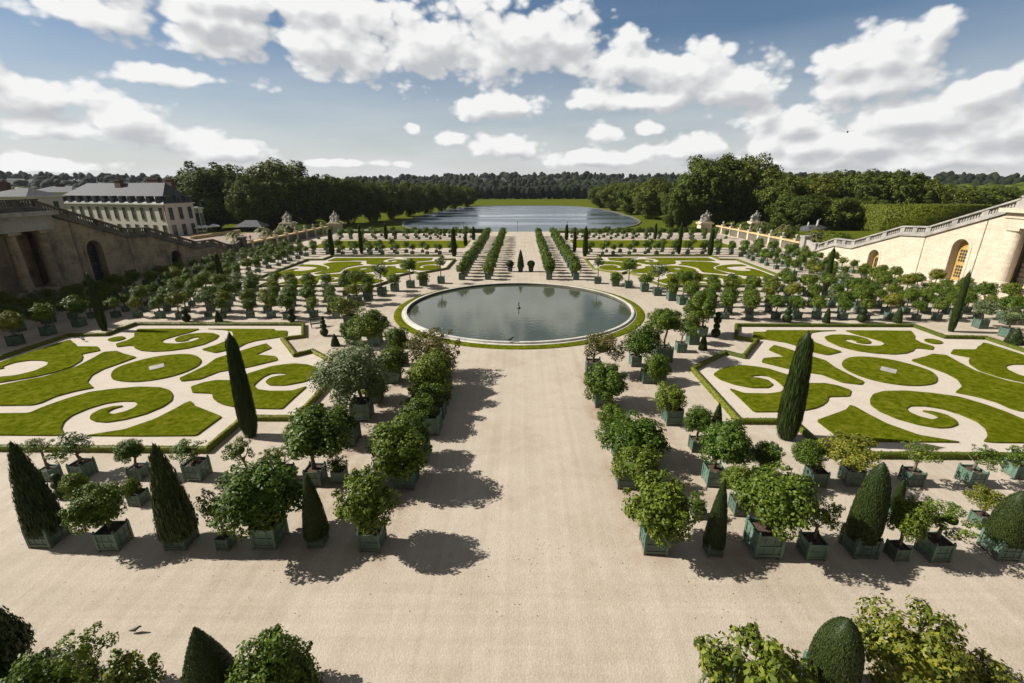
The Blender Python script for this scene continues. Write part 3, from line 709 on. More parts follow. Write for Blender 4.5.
# scaled as x,y radius and z height, so leaves stretch upward
def cypress(bx, by, tx, ty, wpx, label, group='tall clipped cypresses beside the lawn gardens'):
    p = ground(bx, by); h = height_at(p[0], p[1], ty); d = depth((p[0], p[1], h/2)); r = wpx/2*d/F*(d/np.linalg.norm(np.array((p[0], p[1], h/2))-EYE))**1.3*1.05
    o = link('clipped_cypress', rnd.choice(ME_cyp), None, (p[0], p[1]+r*.5, -.02), (0, 0, rnd.uniform(0, 6.28)), (r, r, h)); tag(o, label, 'cypress', group); return o
CY = [
 (249,438,228,341,18.5,'tall dark leaning looking cypress at the near corner of the left front lawn'),
 (788,441,804,341,24,'tall thick cypress at the near corner of the right front lawn'),
 (103,331,86,277,10.5,'dark cypress at the far outer corner of the left front hedge'),
 (952,332,967,275,10,'cypress at the far outer corner of the right front hedge'),
 (222,287,216,255,7,'slim cypress before the small left arch by the rear lawn'),
 (825,294,836,250,7,'slim cypress before the small right arch by the rear lawn'),
 (332,256.5,330,230,5.5,'cypress at the far outer corner of the left rear lawn'),
 (710,256.5,713,229,5.5,'cypress at the far outer corner of the right rear lawn'),
 (454,256.5,452,229,5,'cypress at the far inner corner of the left rear lawn'),
 (585,256.5,585.5,228,5,'cypress at the far inner corner of the right rear lawn'),
 (361.5,254,361,226,4,'thin cypress in the far left cross rows, left of the short one'),
 (679,254,680,224,4,'thin cypress in the far right cross rows, before the big tree'),
 (386,239.5,385.5,224,3.6,'short cypress at the outer end of the far left lawn strip'),
 (473.5,240,474,227,3.6,'short cypress at the inner end of the far left lawn strip'),
 (655,239.5,655.5,224,3.6,'short cypress at the outer end of the far right lawn strip'),
 (566.5,240,567,225,3.6,'short cypress at the inner end of the far right lawn strip'),
 (574.5,252,575,231,3.6,'thin cypress just left of the inner corner cypress, right side'),
 (465.5,246,465.5,234,3.6,'small cypress right of the inner corner cypress, left side')]
for c in CY: cypress(*c)

CONE = [(1.0, 0), (1.0, .06), (.93, .2), (.80, .4), (.62, .6), (.42, .78), (.2, .93), (.05, 1.0)]
BULL = [(.92, 0), (1.0, .12), (.98, .3), (.9, .5), (.74, .7), (.52, .85), (.28, .95), (.08, 1.0)]
ME_cone = {'fuzzy': topiary('clipped_cone', 301, M_yew, CONE, 5200, .11, False, .07), 'fuzzy2': topiary('clipped_cone', 302, M_yew, CONE, 5200, .11, False, .07),
           'smooth': topiary('clipped_cone', 303, M_yew, CONE, 6000, .055, False, .012), 'bullet': topiary('clipped_cone', 304, M_yew, BULL, 9000, .05, False, .012),
           'pointed': topiary('clipped_cone', 306, M_yew, [(1.0, 0), (.98, .06), (.78, .3), (.52, .58), (.26, .82), (.09, .95), (.02, 1.0)], 7000, .05, False, .012),
           'laurel': topiary('clipped_cone', 305, M_citrus, BULL, 4200, .12, False, .05)}
def boxed_cone(x, y, bs, h, r, kind, label, group='clipped evergreens in boxes', bz=.95, name='boxed_yew', cat='topiary'):
    o = empty(name, (x, y, 0), rnd.uniform(-.05, .05)); tag(o, label, cat, group)
    link('planter_box', ME_box, o, scale=(bs, bs, bs*bz)); link('soil', ME_soil, o, scale=(bs, bs, bs*bz))
    link('crown', ME_cone[kind], o, (0, 0, bs*bz*.8), (0, 0, rnd.uniform(0, 6)), (r, r, h-bs*bz*.8)); return o
for bx, by, bw, ty, wpx, kind, label in [
 (37,551,34,442,40,'fuzzy','broad dark yew cone in green box at the left edge'),
 (173,553,32,445,40,'fuzzy2','broad shaggy yew cone with lit left side, second from the left edge'),
 (314,550,24,474,27,'smooth','slender dark clipped cone beside the front corner orange tree, left side'),
 (716,559,22,480,22,'smooth','slim clipped cone between two boxed orange trees, front right row'),
 (868,562,36,463,38,'bullet','large bullet shaped clipped yew in the front right row'),
 (898,520,16,480,12,'bullet','small clipped cone peeping out behind the bullet shaped yew'),
 (1012,564,34,492,42,'bullet','rounded clipped yew in pale box at the right edge')]:
    p = ground(bx, by); d = depth(p); bs = max(.6, min(1.4, bw*d/F*.86)); x, y = p[0], p[1]+bs/2
    h = height_at(x, y, ty); bs *= .8; dd_ = depth((x, y, h*.4)); r = 1.05*wpx/2*dd_/F*(dd_/np.linalg.norm(np.array((x, y, h*.4))-EYE)); boxed_cone(x, y, bs, h, r, kind, label)
ME_ball = topiary('ball', 310, M_yew, [(math.sin(math.pi*t/12)*1.0+.02, 1-math.cos(math.pi*t/12)) for t in range(13)], 1500, .10, False, .03)
ME_small = topiary('clipped_cone', 311, M_yew, CONE, 1100, .14, False, .03)
def balls(bx, by, sizes, label, group):
    p = ground(bx, by); o = empty('ball_topiary', (p[0], p[1]+sizes[0], 0)); tag(o, label, 'topiary', group); z = 0
    for r in sizes:
        link('leaf_ball', ME_ball, o, (0, 0, z), (0, 0, rnd.uniform(0, 6)), (r, r, r)); z += r*1.72
    if len(sizes) > 1: mb = MB(); mb.tube([(0, 0, 0), (0, 0, z-.2)], .05); mb.build('stem', M_bark, o)
balls(323,337,(.42,.33,.26,.2),'dark stacked ball topiary on gravel beside the left hedge corner','stacked ball topiaries')
balls(717,338,(.45,.34,.4,.3),'dark stacked ball topiary on gravel beside the right hedge corner','stacked ball topiaries')
balls(57,501,(.3,.26,.22),'little three ball topiary beside the broad yew at the left edge','stacked ball topiaries')
for k, (bx, by) in enumerate([(789,323.5),(864,323.5)]): balls(bx, by, (.5,.36,.24), ['stacked bun topiary behind the right front hedge, nearest the pool', 'stacked bun topiary behind the right front hedge, second from the pool'][k], 'stacked bun topiaries')
for k, (bx, by) in enumerate([(290,323),(184,323)]): balls(bx, by, (.5,.36), ['small double ball behind the left front hedge, nearest the pool', 'small double ball behind the left front hedge, second from the pool'][k], 'stacked bun topiaries')
def small_cone(bx, by, ty, wpx, label, group='small clipped cones on the gravel'):
    p = ground(bx, by); h = height_at(p[0], p[1], ty); r = wpx/2*depth(p)/F
    o = link('clipped_cone', ME_small, None, (p[0], p[1]+r, 0), (0, 0, rnd.uniform(0, 6)), (r, r, h)); tag(o, label, 'topiary', group)
small_cone(334,347,335,8,'small dark clipped cone right of the left hedge notch')
small_cone(704,351,335,8,'small dark clipped cone left of the right hedge notch')
small_cone(828,323.5,308,7,'small cone behind the right front hedge, between the bun topiaries')
small_cone(900,323.5,308,9,'small cone behind the right front hedge, near the outer cypress')
small_cone(217,322.5,311,7,'small cone behind the left front hedge, between the double balls')
small_cone(718.5,425,405,9,'small pointed dark cone behind the trim ball shaped orange tree')
small_cone(320,418,404,9,'small pointed dark cone behind the dark broad orange tree, left side')
small_cone(1020,346,330,14,'reddish brown clipped cone on gravel at the right edge')
# pots in the middle of the far walk
def pot(x, y, label, cone):
    o = empty('potted_topiary', (x, y, 0)); tag(o, label, 'potted topiary', 'potted topiary in the far walk')
    mb = MB(); mb.lathe([(.34, 0), (.38, .1), (.5, .75), (.55, .8), (.5, .85), (.42, .82)], 0, 0, 14); mb.build('pot', M_darkslate, o, True)
    if cone: link('crown', ME_small, o, (0, 0, .8), None, (.58, .58, 3.1))
    else: link('crown', ME_ball, o, (0, 0, .75), None, (.66, .66, .62))
p = ground(520.6, 271.5); pot(p[0], p[1], 'tall clipped cone in dark pot in the middle of the far walk', True)
p = ground(531, 271.5); pot(p[0], p[1], 'round clipped bush in dark pot right of the tall potted cone', False)
p = ground(510, 271.5); pot(p[0], p[1], 'round clipped bush in dark pot left of the tall potted cone', False)

# ------------------------------------------------------------------ foreground trees along the bottom edge (only their tops show)
def front_tree(cx, cy, hw, hh, Y, kind, label, bs=.8):
    a = atY(cx, cy, Y); r = hw*depth(a)/F; rz = hh*depth(a)/F
    boxed_tree(a[0], Y, bs, a[2], r, rz, kind, label, 'boxed trees along the bottom edge')
front_tree(84, 652, 26, 28, 9.6, 'open', 'sparse tree with spreading tip at the bottom left of the view')
front_tree(118, 692, 36, 42, 9.3, 'front', 'low bushy tree at the bottom left, right of the spreading tip')
front_tree(36, 694, 36, 42, 9.2, 'near', 'dark low tree at the bottom left, beside the corner yew')
front_tree(276, 676, 39, 48, 9.6, 'near', 'dense round laurel like tree at the bottom edge beside the pointed cone')
front_tree(752, 684, 50, 62, 9.9, 'front', 'bright leafy open tree at the bottom edge, left of the domed yew')
front_tree(912, 660, 52, 62, 10.6, 'yellow', 'tall yellow green tree at the bottom edge, right of the domed yew')
front_tree(985, 700, 45, 50, 10.0, 'yellow', 'low yellow green tree at the bottom right corner')
def front_cone(tx, ty, wbot, Y, kind, label, h=3.2):
    a = atY(tx, ty, Y); boxed_cone(a[0], Y, 1.1, a[2], wbot*depth((a[0], Y, 1.5))/F/2, kind, label, 'clipped evergreens along the bottom edge')
front_cone(194, 627, 52, 9.6, 'pointed', 'pointed dark clipped cone at the bottom edge, left side')
front_cone(-50, 600, 70, 10.0, 'fuzzy', 'dark yew cone cut by the bottom left corner')
front_cone(848, 620, 47, 10.2, 'bullet', 'domed clipped yew at the bottom edge, right side')

# ------------------------------------------------------------------ stair walls on both sides
WX = 63.0
def wall_profile(y):
    pts = [(56, 11.4), (61.7, 11.4), (74.1, 6.85), (79.0, 6.5), (89.8, 2.9), (94.9, 2.75), (100.2, .9)]
    for (a, za), (b, zb) in zip(pts, pts[1:]):
        if a <= y <= b: return za+(zb-za)*(y-a)/(b-a)
    return pts[0][1] if y < 56 else pts[-1][1]
def arch_outline(y0, y1, zb, zt, n=14):
    r = (y1-y0)/2; cy = (y0+y1)/2; s = zt-r
    return [(y0, zb)]+[(cy-r*math.cos(math.pi*k/n), s+r*math.sin(math.pi*k/n)) for k in range(n+1)]+[(y1, zb)]
def stair_wall(sgn):
    st, carved, word = (M_stone, M_greystone, 'sunlit pale') if sgn > 0 else (M_oldstone_shade, M_darkgrey, 'shaded dark')
    o = empty('staircase_wall', (0, 0, 0)); tag(o, '%s stone staircase wall with arches and balustrade on the %s side' % (word, 'right' if sgn > 0 else 'left'), 'staircase', 'great staircase walls', 'thing')
    X = lambda d: sgn*(WX+d)
    # face of the wall: strips around the two arches, 1.2 m deep openings
    mb = MB(); arches = [(66.55, 69.15, 1.2, 7.15), (82.5, 85.0, -.1, 3.5)]
    ylist = [61.0, 66.55, 69.15, 74.1, 79.0, 82.5, 85.0, 89.8, 94.9, 100.2]
    for a, b in zip(ylist, ylist[1:]):
        ar = [q for q in arches if abs(q[0]-a) < .01]
        if ar:
            y0, y1, zb, zt = ar[0]; ou = arch_outline(y0, y1, zb, zt)
            mid = ou[1:-1]
            poly = mid+[(b, wall_profile(b)), (a, wall_profile(a))]
            mb.side(poly, X(0), X(1.4))
            if zb > 0: mb.side([(a, -.2), (b, -.2), (b, zb), (a, zb)], X(0), X(1.4))
        else:
            mb.side([(a, -.2), (b, -.2), (b, wall_profile(b)), (a, wall_profile(a))], X(0), X(1.4))
    w = mb.build('wall', st, o)
    # joints cut as narrow proud pilaster strips
    mb = MB()
    for y in (65.1, 74.15):
        mb = MB(); mb.side([(y-.06, 0), (y+.06, 0), (y+.06, wall_profile(y)-.1), (y-.06, wall_profile(y)-.1)], X(-.002), X(-.03)); mb.build('wall_joint', M_shadedirt, o)
    # stepped body of the flight behind the face
    mb = MB(); y = 100.2
    steps = []
    for k in range(60):
        y0 = 62+(100.2-62)*k/60; y1 = 62+(100.2-62)*(k+1)/60; mb.box(X(1.4), X(21), y0, y1, -.2, max(.1, wall_profile((y0+y1)/2)-.25))
    mb.build('stair_flight', st, o)
    # cornice under the balustrade, balustrade in runs
    runs = [(56, 61.75), (61.75, 74.1), (74.1, 79.0), (79.0, 89.8), (89.8, 94.9), (94.9, 100.2)]
    for a, b in runs:
        za, zb = wall_profile(a), wall_profile(b)
        bo = .3 if a < 61 else 0; za += bo; zb += bo; H = 1.55
        mb = MB(); mb.side([(a, za), (b, zb), (b, zb+.28), (a, za+.28)], X(-.28), X(.9)); mb.build('cornice', carved, o)
        mb = MB(); mb.side([(a, za+.281), (b, zb+.281), (b, zb+.6), (a, za+.6)], X(-.05), X(.55))
        mb.side([(a, za+H-.22), (b, zb+H-.22), (b, zb+H), (a, za+H)], X(-.12), X(.62))
        n = max(2, int((b-a)/5)+1)
        for k in range(n+1):
            y = a+(b-a)*k/n; y0, y1 = max(a, y-.45), min(b, y+.45); z0 = za+(zb-za)*((y0+y1)/2-a)/(b-a)
            mb.box(X(-.02), X(.52), y0, y1, z0+.3, z0+H-.1)
        bl = mb.build('balustrade', carved, o)
        mb = MB(); m = int((b-a)/.38)
        for k in range(m):
            y = a+(b-a)*(k+.5)/m; z = za+(zb-za)*(k+.5)/m
            mb.lathe([(.11, z+.5), (.13, z+.7), (.15, z+.85), (.07, z+1.15), (.11, z+H-.15)], X(.25), y, 6)
        tag(mb.build('baluster', carved, bl), kind='stuff')
    # end pier with urn
    mb = MB(); mb.box(X(-.4), X(.9), 100.2, 101.6, -.1, 2.3); mb.box(X(-.55), X(1.05), 100.05, 101.75, 2.3, 2.6); mb.box(X(-.35), X(.9), 104.6, 106.2, -.1, 3.3); mb.box(X(-.5), X(1.05), 104.45, 106.35, 3.3, 3.6)
    mb.side([(101.6, -.1), (104.6, -.1), (104.6, 2.9), (103, 2.5), (101.6, 2.2)], X(.1), X(.6))
    mb.build('end_pier', carved, o)
    # doors in the arches
    for (y0, y1, zb, zt), nm in zip(arches, 'ab'):
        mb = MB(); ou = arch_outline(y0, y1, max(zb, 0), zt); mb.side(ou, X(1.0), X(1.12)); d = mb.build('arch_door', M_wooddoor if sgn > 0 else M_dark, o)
        mb = MB(); ny, nz = 5, 9
        for i in range(ny):
            for j in range(nz):
                if j == 4: continue
                yc = y0+.35+(y1-y0-.7)*(i+.5)/ny; zc = max(zb, 0)+.4+(zt-max(zb, 0)-1.9)*(j+.5)/nz
                mb.box(X(.97), X(.998), yc-.13, yc+.13, zc-.17, zc+.17)
        tag(mb.build('lattice_pane', M_glass, d), kind='stuff')
        # moulded surround
        oi_ = arch_outline(y0-.02, y1+.02, max(zb, 0), zt+.02); oo = arch_outline(y0-.4, y1+.4, max(zb, 0), zt+.4); mb = MB()
        for k in range(len(oi_)-1):
            q = [oi_[k], oi_[k+1], oo[k+1], oo[k]]; mb.side(q, X(.02), X(-.07))
        mb.build('arch_surround', st, o)
    # portico: rusticated recess, columns on a plinth, entablature
    mb = MB(); mb.box(X(2.2), X(3.2), 40, 60.99, -.1, 9.4)
    for k in range(15): mb.box(X(2.1), X(2.2), 40, 60.99, .15+k*.62, .60+k*.62)
    mb.build('rusticated_wall', st, o)
    mb = MB(); mb.box(X(-1.2), X(2.1), 40, 62.9, -.1, 1.6); mb.box(X(-1.4), X(2.1), 40, 63.1, 1.6, 2.0); mb.build('plinth', st, o)
    for y in (44.6, 48.8, 53.0, 56.9, 60.75):
        mb = MB(); mb.box(X(-.75), X(.75), y-.75, y+.75, 2.0, 2.35); mb.lathe([(.72, 2.35), (.75, 2.5), (.66, 2.6), (.62, 4.5), (.54, 8.5), (.56, 8.55), (.54, 8.75), (.7, 9.0)], X(0), y, 20); mb.box(X(-.75), X(.75), y-.75, y+.75, 9.0, 9.35)
        c = mb.build('column', st, o)
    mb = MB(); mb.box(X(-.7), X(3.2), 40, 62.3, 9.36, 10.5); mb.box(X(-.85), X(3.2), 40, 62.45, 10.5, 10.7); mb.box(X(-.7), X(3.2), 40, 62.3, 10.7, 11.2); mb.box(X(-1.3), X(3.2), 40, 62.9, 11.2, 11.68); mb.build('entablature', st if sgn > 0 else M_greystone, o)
    mb = MB(); mb.box(X(3.3), X(40), 20, 61.9, -.1, 11.65); mb.build('terrace_block', st, o)
    # terrace balustrade continues towards the palace
    mb = MB(); mb.box(X(-.05), X(.55), 40, 55.9, 11.98, 12.3); mb.box(X(-.12), X(.62), 40, 55.9, 13.03, 13.25); mb.build('balustrade', carved, o)
    return o
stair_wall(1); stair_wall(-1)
# pale boulder-like stone base by the right portico
p = ground(1003, 292); mb = MB()
mb.lathe([(1.5, 0), (1.6, .5), (1.45, 1.2), (1.2, 1.7), (.7, 2.0)], p[0]-2.5, p[1]-3, 12)
tag(mb.build('stone_pedestal', M_stone, smooth=True), 'weathered pale stone pedestal by the right portico steps', 'pedestal')

# ------------------------------------------------------------------ coping walls with urn posts from the stairs to the gate pillars
def urn(mb, x, y, z, s=1.0):
    mb.lathe([(.16*s, z), (.2*s, z+.06*s), (.09*s, z+.14*s), (.26*s, z+.42*s), (.33*s, z+.62*s), (.24*s, z+.74*s), (.12*s, z+.86*s), (.05*s, z+.95*s)], x, y, 10)
for sgn, sd in ((1, 'right'), (-1, 'left')):
    o = empty('garden_wall', (0, 0, 0)); tag(o, 'low %s garden wall with ochre coping rail and urn topped posts' % sd, 'garden wall', 'coping walls at the garden sides', 'thing')
    def gx(y): return sgn*(63.2-(y-106)*.045)
    mb = MB(); a, b = 106.4, 149.0
    mb.add([(gx(a)-.25*sgn, a, -.1), (gx(b)-.25*sgn, b, -.1), (gx(b)-.25*sgn, b, 1.8), (gx(a)-.25*sgn, a, 1.8), (gx(a)+.25*sgn, a, -.1), (gx(b)+.25*sgn, b, -.1), (gx(b)+.25*sgn, b, 1.8), (gx(a)+.25*sgn, a, 1.8)],
           [(0, 1, 2, 3), (7, 6, 5, 4), (3, 2, 6, 7), (0, 4, 5, 1), (0, 3, 7, 4), (1, 5, 6, 2)]); mb.build('wall', M_shadedirt, o)  # dark stone colour stands for the recess shade below the coping
    mb = MB(); mb.add([(gx(a)-.5*sgn, a, 1.81), (gx(b)-.5*sgn, b, 1.81), (gx(b)-.5*sgn, b, 2.15), (gx(a)-.5*sgn, a, 2.15), (gx(a)+.5*sgn, a, 1.81), (gx(b)+.5*sgn, b, 1.81), (gx(b)+.5*sgn, b, 2.15), (gx(a)+.5*sgn, a, 2.15)],
           [(0, 1, 2, 3), (7, 6, 5, 4), (3, 2, 6, 7), (0, 4, 5, 1), (0, 3, 7, 4), (1, 5, 6, 2)]); mb.build('coping', M_ochre, o)
    for k in range(8):
        y = 108.5+k*5.2; x = gx(y); mb = MB(); mb.box(x-.42, x+.42, y-.42, y+.42, -.1, 2.45); mb.box(x-.5, x+.5, y-.5, y+.5, 2.45, 2.62)
        ps = mb.build('post', M_stone, o); mb = MB(); urn(mb, x, y, 2.62, 1.1); mb.build('urn', M_greystone, ps, True)
# gate pillars with sculpture groups
def sculpture(mb, x, y, z, seed, s=1.0):
    """a standing draped figure between two seated ones and a low trophy"""
    r = random.Random(seed)
    for dx_, h, w in ((0, 2.5, .42), (-.75, 1.6, .46), (.72, 1.75, .44), (-.25, 1.2, .5), (.3, 1.0, .5)):
        h *= s; w *= s*.8; px, py = x+dx_*s+r.uniform(-.1, .1), y+r.uniform(-.5, .4)*s; t = r.uniform(-.15, .15)*s
        mb.lathe([(w*1.3, z-.02), (w*1.35, z+h*.18), (w*.95, z+h*.4), (w*.72, z+h*.58), (w*.95, z+h*.72), (w*.7, z+h*.8), (w*.25, z+h*.84)], px, py, 9)
        mb.lathe([(w*.22, z+h*.83), (w*.4, z+h*.88), (w*.42, z+h*.94), (w*.3, z+h*.99), (.02, z+h*1.02)], px+t*.4, py, 8)
        mb.tube([(px-w*.8, py, z+h*.74), (px-w*1.3+t, py-.1*s, z+h*.58), (px-w*1.0+t, py-.3*s, z+h*.45)], [.13*s, .11*s, .08*s], 6)
        mb.tube([(px+w*.8, py, z+h*.74), (px+w*1.4, py-.1*s, z+h*.66+t), (px+w*1.5, py-.2*s, z+h*.85+t)], [.13*s, .11*s, .08*s], 6)
for px_, ptop, sd, w, Y, lab in ((335, 222, 'left', 3.4, 151, 'stone gate pillar with carved figure group, at the end of the left wall'), (705, 221.5, 'right', 3.4, 151, 'stone gate pillar with carved figure group, at the end of the right wall'),
                          (288, 222, 'left', 3.6, 158, 'stone pillar with carved figure group behind palms, far left'), (755, 221.5, 'right', 3.6, 158, 'stone pillar with carved figure group behind palms, far right')):
    a = atY(px_, ptop, Y); x = a[0]; zt = a[2]
    o = empty('gate_pillar', (0, 0, 0)); tag(o, lab, 'gate pillar', 'gate pillars at the garden end')
    mb = MB(); mb.box(x-w*.56, x+w*.56, Y-w*.56, Y+w*.56, -.2, 1.0); mb.box(x-w*.5, x+w*.5, Y-w*.5, Y+w*.5, 1.0, zt-.7); mb.box(x-w*.62, x+w*.62, Y-w*.62, Y+w*.62, zt-.7, zt-.3); mb.box(x-w*.48, x+w*.48, Y-w*.48, Y+w*.48, zt-.3, zt); mb.build('pier', M_stone, o)
    mb = MB(); sculpture(mb, x, Y, zt, int(px_), 1.4); mb.build('sculpture', M_greystone, o, True)
# low dark hedge closing the garden before the lake
for sgn, sd in ((1, 'right'), (-1, 'left')):
    rng = np.random.default_rng(77+sgn); mb = MB(); x0, x1 = 10.5*sgn, 58*sgn; mb.box(x0, x1, 148, 149.6, 0, 1.1)
    k = 3500; P = np.c_[rng.uniform(min(x0, x1), max(x0, x1), k), rng.uniform(147.9, 149.7, k), rng.uniform(0, 1.25, k)]; Q = unit(rng, k)
    LV, LF = leaf_quads(P, Q, .3, .2, rng, len(mb.v)); me = mesh_np('end_hedge', np.vstack([np.array(mb.v), LV]), [np.array(mb.f), LF], M_yew)
    tag(link('end_hedge', me), 'long dark hedge closing the far end of the garden, %s half' % sd, 'hedge', 'end hedges before the lake', 'thing')

# ------------------------------------------------------------------ cream building with slate roof
def house(name, label, x0, x1, y0, y1, zb, ze, zr, nwin, storeys, mats, dormers=True, chim=(), nside=3, cant=0):
    o = empty(name, (0, 0, 0)); tag(o, label, 'building', None, 'thing')
    base = [(x0, y0), (x1, y0), (x1+cant, y1), (x0, y1)]
    mb = MB(); mb.prism(base, zb, ze); mb.build('wall', mats[0], o)
    c = np.mean(np.array(base), axis=0)
    grow = lambda d: [(p[0]+(d if p[0] > c[0] else -d), p[1]+(d if p[1] > c[1] else -d)) for p in base]
    mb = MB(); mb.prism(grow(.45), ze, ze+.35); mb.build('cornice', mats[0], o)
    zm = ze+2.5 if dormers else ze+.36; q0 = grow(.3); q1 = grow(-.9 if dormers else .3)
    if dormers:
        mb = MB(); mb.add([(*p, ze+.36) for p in q0]+[(*p, zm) for p in q1], [(i, (i+1) % 4, 4+(i+1) % 4, 4+i) for i in range(4)]+[(4, 5, 6, 7)]); lower = mb.build('mansard_roof', M_darkslate, o)
    hip = (y1-y0)*.75; ym = (y0+y1)/2; r0 = (x0+hip, ym); r1 = (x1+cant/2-hip*.5, ym)
    mb = MB(); mb.add([(*p, zm+.01) for p in q1]+[(*r0, zr), (*r1, zr)], [(0, 1, 5, 4), (1, 2, 5), (2, 3, 4, 5), (3, 0, 4), (3, 2, 1, 0)]); rf = mb.build('roof', M_slate, o)
    for cx_, cy_, h in chim:
        mb = MB(); mb.box(cx_-1.3, cx_+1.3, cy_-.6, cy_+.6, zm, zr+h); mb.box(cx_-1.45, cx_+1.45, cy_-.75, cy_+.75, zr+h, zr+h+.25)
        for k in (-.8, 0, .8): mb.lathe([(.2, zr+h+.25), (.16, zr+h+.8)], cx_+k, cy_, 8)
        mb.build('chimney', M_brick, rf)
    sh = (ze-zb)/storeys
    def win(ax, ay, bx, by, n, dorm):
        d = np.array([bx-ax, by-ay]); L = np.linalg.norm(d); d = d/L; nr = np.array([d[1], -d[0]])
        def pt(t, u, z): q = np.array([ax, ay])+d*t+nr*u; return (q[0], q[1], z)
        def slab(mb, t0, t1, u0, u1, z0, z1):
            mb.add([pt(t0, u0, z0), pt(t1, u0, z0), pt(t1, u1, z0), pt(t0, u1, z0), pt(t0, u0, z1), pt(t1, u0, z1), pt(t1, u1, z1), pt(t0, u1, z1)], [(0, 3, 2, 1), (4, 5, 6, 7), (0, 1, 5, 4), (1, 2, 6, 5), (2, 3, 7, 6), (3, 0, 4, 7)])
        for k in range(n):
            t = L*(k+.5)/n
            for s_ in range(storeys):
                z0 = zb+sh*s_+sh*.14; z1 = zb+sh*(s_+1)-sh*.18; mb = MB()
                slab(mb, t-.75, t-.6, .004, .1, z0-.1, z1+.12); slab(mb, t+.6, t+.75, .004, .1, z0-.1, z1+.12); slab(mb, t-.6, t+.6, .004, .1, z1, z1+.12); slab(mb, t-.6, t+.6, .004, .14, z0-.12, z0); slab(mb, t-.035, t+.035, .031, .06, z0, z1); slab(mb, t-.6, t+.6, .031, .055, (z0+z1)/2-.04, (z0+z1)/2+.04)
                w = mb.build('window', mats[1], o); mb = MB(); slab(mb, t-.6, t+.6, .004, .03, z0, z1); mb.build('pane', M_glass, w)
            if dorm:
                mb = MB(); slab(mb, t-.8, t+.8, -2.2, .25, ze+.4, ze+2.3); slab(mb, t-1.0, t+1.0, -2.3, .4, ze+2.3, ze+2.5); dm = mb.build('dormer', M_darkslate, o)
                mb = MB(); slab(mb, t-.55, t+.55, .251, .29, ze+.6, ze+2.1); mb.build('pane', M_glass, dm)
    win(x0, y0, x1, y0, nwin, dormers); win(x1, y0, x1+cant, y1, nside, dormers)
    for xq, yq in ((x1-.1, y0), (x0+.1, y0)):
        mb = MB(); mb.tube([(xq, yq-.12, zb), (xq, yq-.12, ze)], .1, 6); mb.build('downpipe', M_brick, o)
    return o
HY = 140
pa = atY(164, 205, HY); dl = ray(60, 205); TH = R(17); Lh = ((pa[0]-CX)*dl[1]-HY*dl[0])/(math.sin(TH)*dl[0]+math.cos(TH)*dl[1]); pb = np.array([pa[0]-Lh, HY, pa[2]])
vr = atY(193, 205, 150)-pa; SD = (vr[0]*math.cos(TH)-10*math.sin(TH), vr[0]*math.sin(TH)+10*math.cos(TH))
hs_ = house('palace_annex', 'cream building with grey slate mansard roof, dormers and brick chimneys beyond the left wall', pb[0], pa[0], HY, HY+max(6, SD[1]), -1, pa[2], atY(120, 183.0, HY+7)[2], 12, 2, (M_facade, M_frame), True,
      chim=((atY(103, 185, HY+7)[0], HY+4, .6), (atY(135, 185, HY+7)[0], HY+7, 1.0), (atY(143, 185, HY+7)[0], HY+7, 1.0), (atY(156, 185, HY+7)[0], HY+8, .8)), nside=3, cant=SD[0])
hs_.matrix_world = Matrix.Translation((pa[0], HY, 0)) @ Matrix.Rotation(-TH, 4, 'Z') @ Matrix.Translation((-pa[0], -HY, 0))
pa, pb = atY(72, 193, 178), atY(24, 193, 178)
house('stone_house', 'smaller cream house with hipped slate roof behind the long annex', pb[0], pa[0], 178, 188, -1, pa[2], atY(50, 186, 183)[2], 6, 2, (M_facade, M_frame), False, chim=((atY(60, 186, 183)[0], 183, .3),), nside=2)
pa, pb = atY(26, 196, 125), atY(-25, 196, 125)
house('roof_house', 'low slate roofed house with brick chimney behind the left terrace balustrade', pb[0], pa[0], 125, 135, -1, pa[2]-.5, atY(6, 188, 130)[2], 5, 2, (M_facade, M_frame), False, chim=((atY(3, 184, 130)[0], 130, 1.2),), nside=2)
pa, pb = atY(198, 209, 158), atY(189, 209, 158)
house('garden_pavilion', 'tiny cream pavilion with two windows between annex and big tree', pb[0], pa[0], 158, 160, -1, pa[2], pa[2]+.8, 2, 1, (M_facade, M_frame), False, nside=1)
# court with parasols
sheet('court_paving', [(-64.5, 107), (-64.5, 150), (-104, 150), (-104, 118), (-86, 107)], .02, M_pave)
mb = MB(); q = [ground(192, 239.5), ground(240, 232.5)]
for a, b_ in ((q[0], q[1]),):
    d = (b_-a)[:2]; d /= np.linalg.norm(d); nn = np.array([-d[1], d[0]])*.4
    mb.prism([tuple(a[:2]+nn), tuple(b_[:2]+nn), tuple(b_[:2]-nn), tuple(a[:2]-nn)], 0, .9)
tag(mb.build('court_wall', M_ochre), 'low ochre wall edging the rosy court beyond the left staircase', 'wall', None, 'thing')
for px_, py_, lab in ((199, 227, 'largest white parasol on the terrace beside the cream building'), (205, 226.5, 'middle white parasol on the terrace'), (213.5, 225.5, 'small white parasol on the terrace, nearest the palms')):
    a = atY(px_, py_, 150); o = empty('parasol', (a[0], 150, 0)); tag(o, lab, 'parasol', 'white terrace parasols')
    mb = MB(); mb.lathe([(1.75, a[2]-.35), (1.75, a[2]-.2), (.9, a[2]+.2), (.06, a[2]+.5)], 0, 0, 8, cap=False); mb.build('canopy', M_white, o)
    mb = MB(); mb.tube([(0, 0, 0), (0, 0, a[2]+.4)], .05, 6); mb.build('pole', M_dark, o)
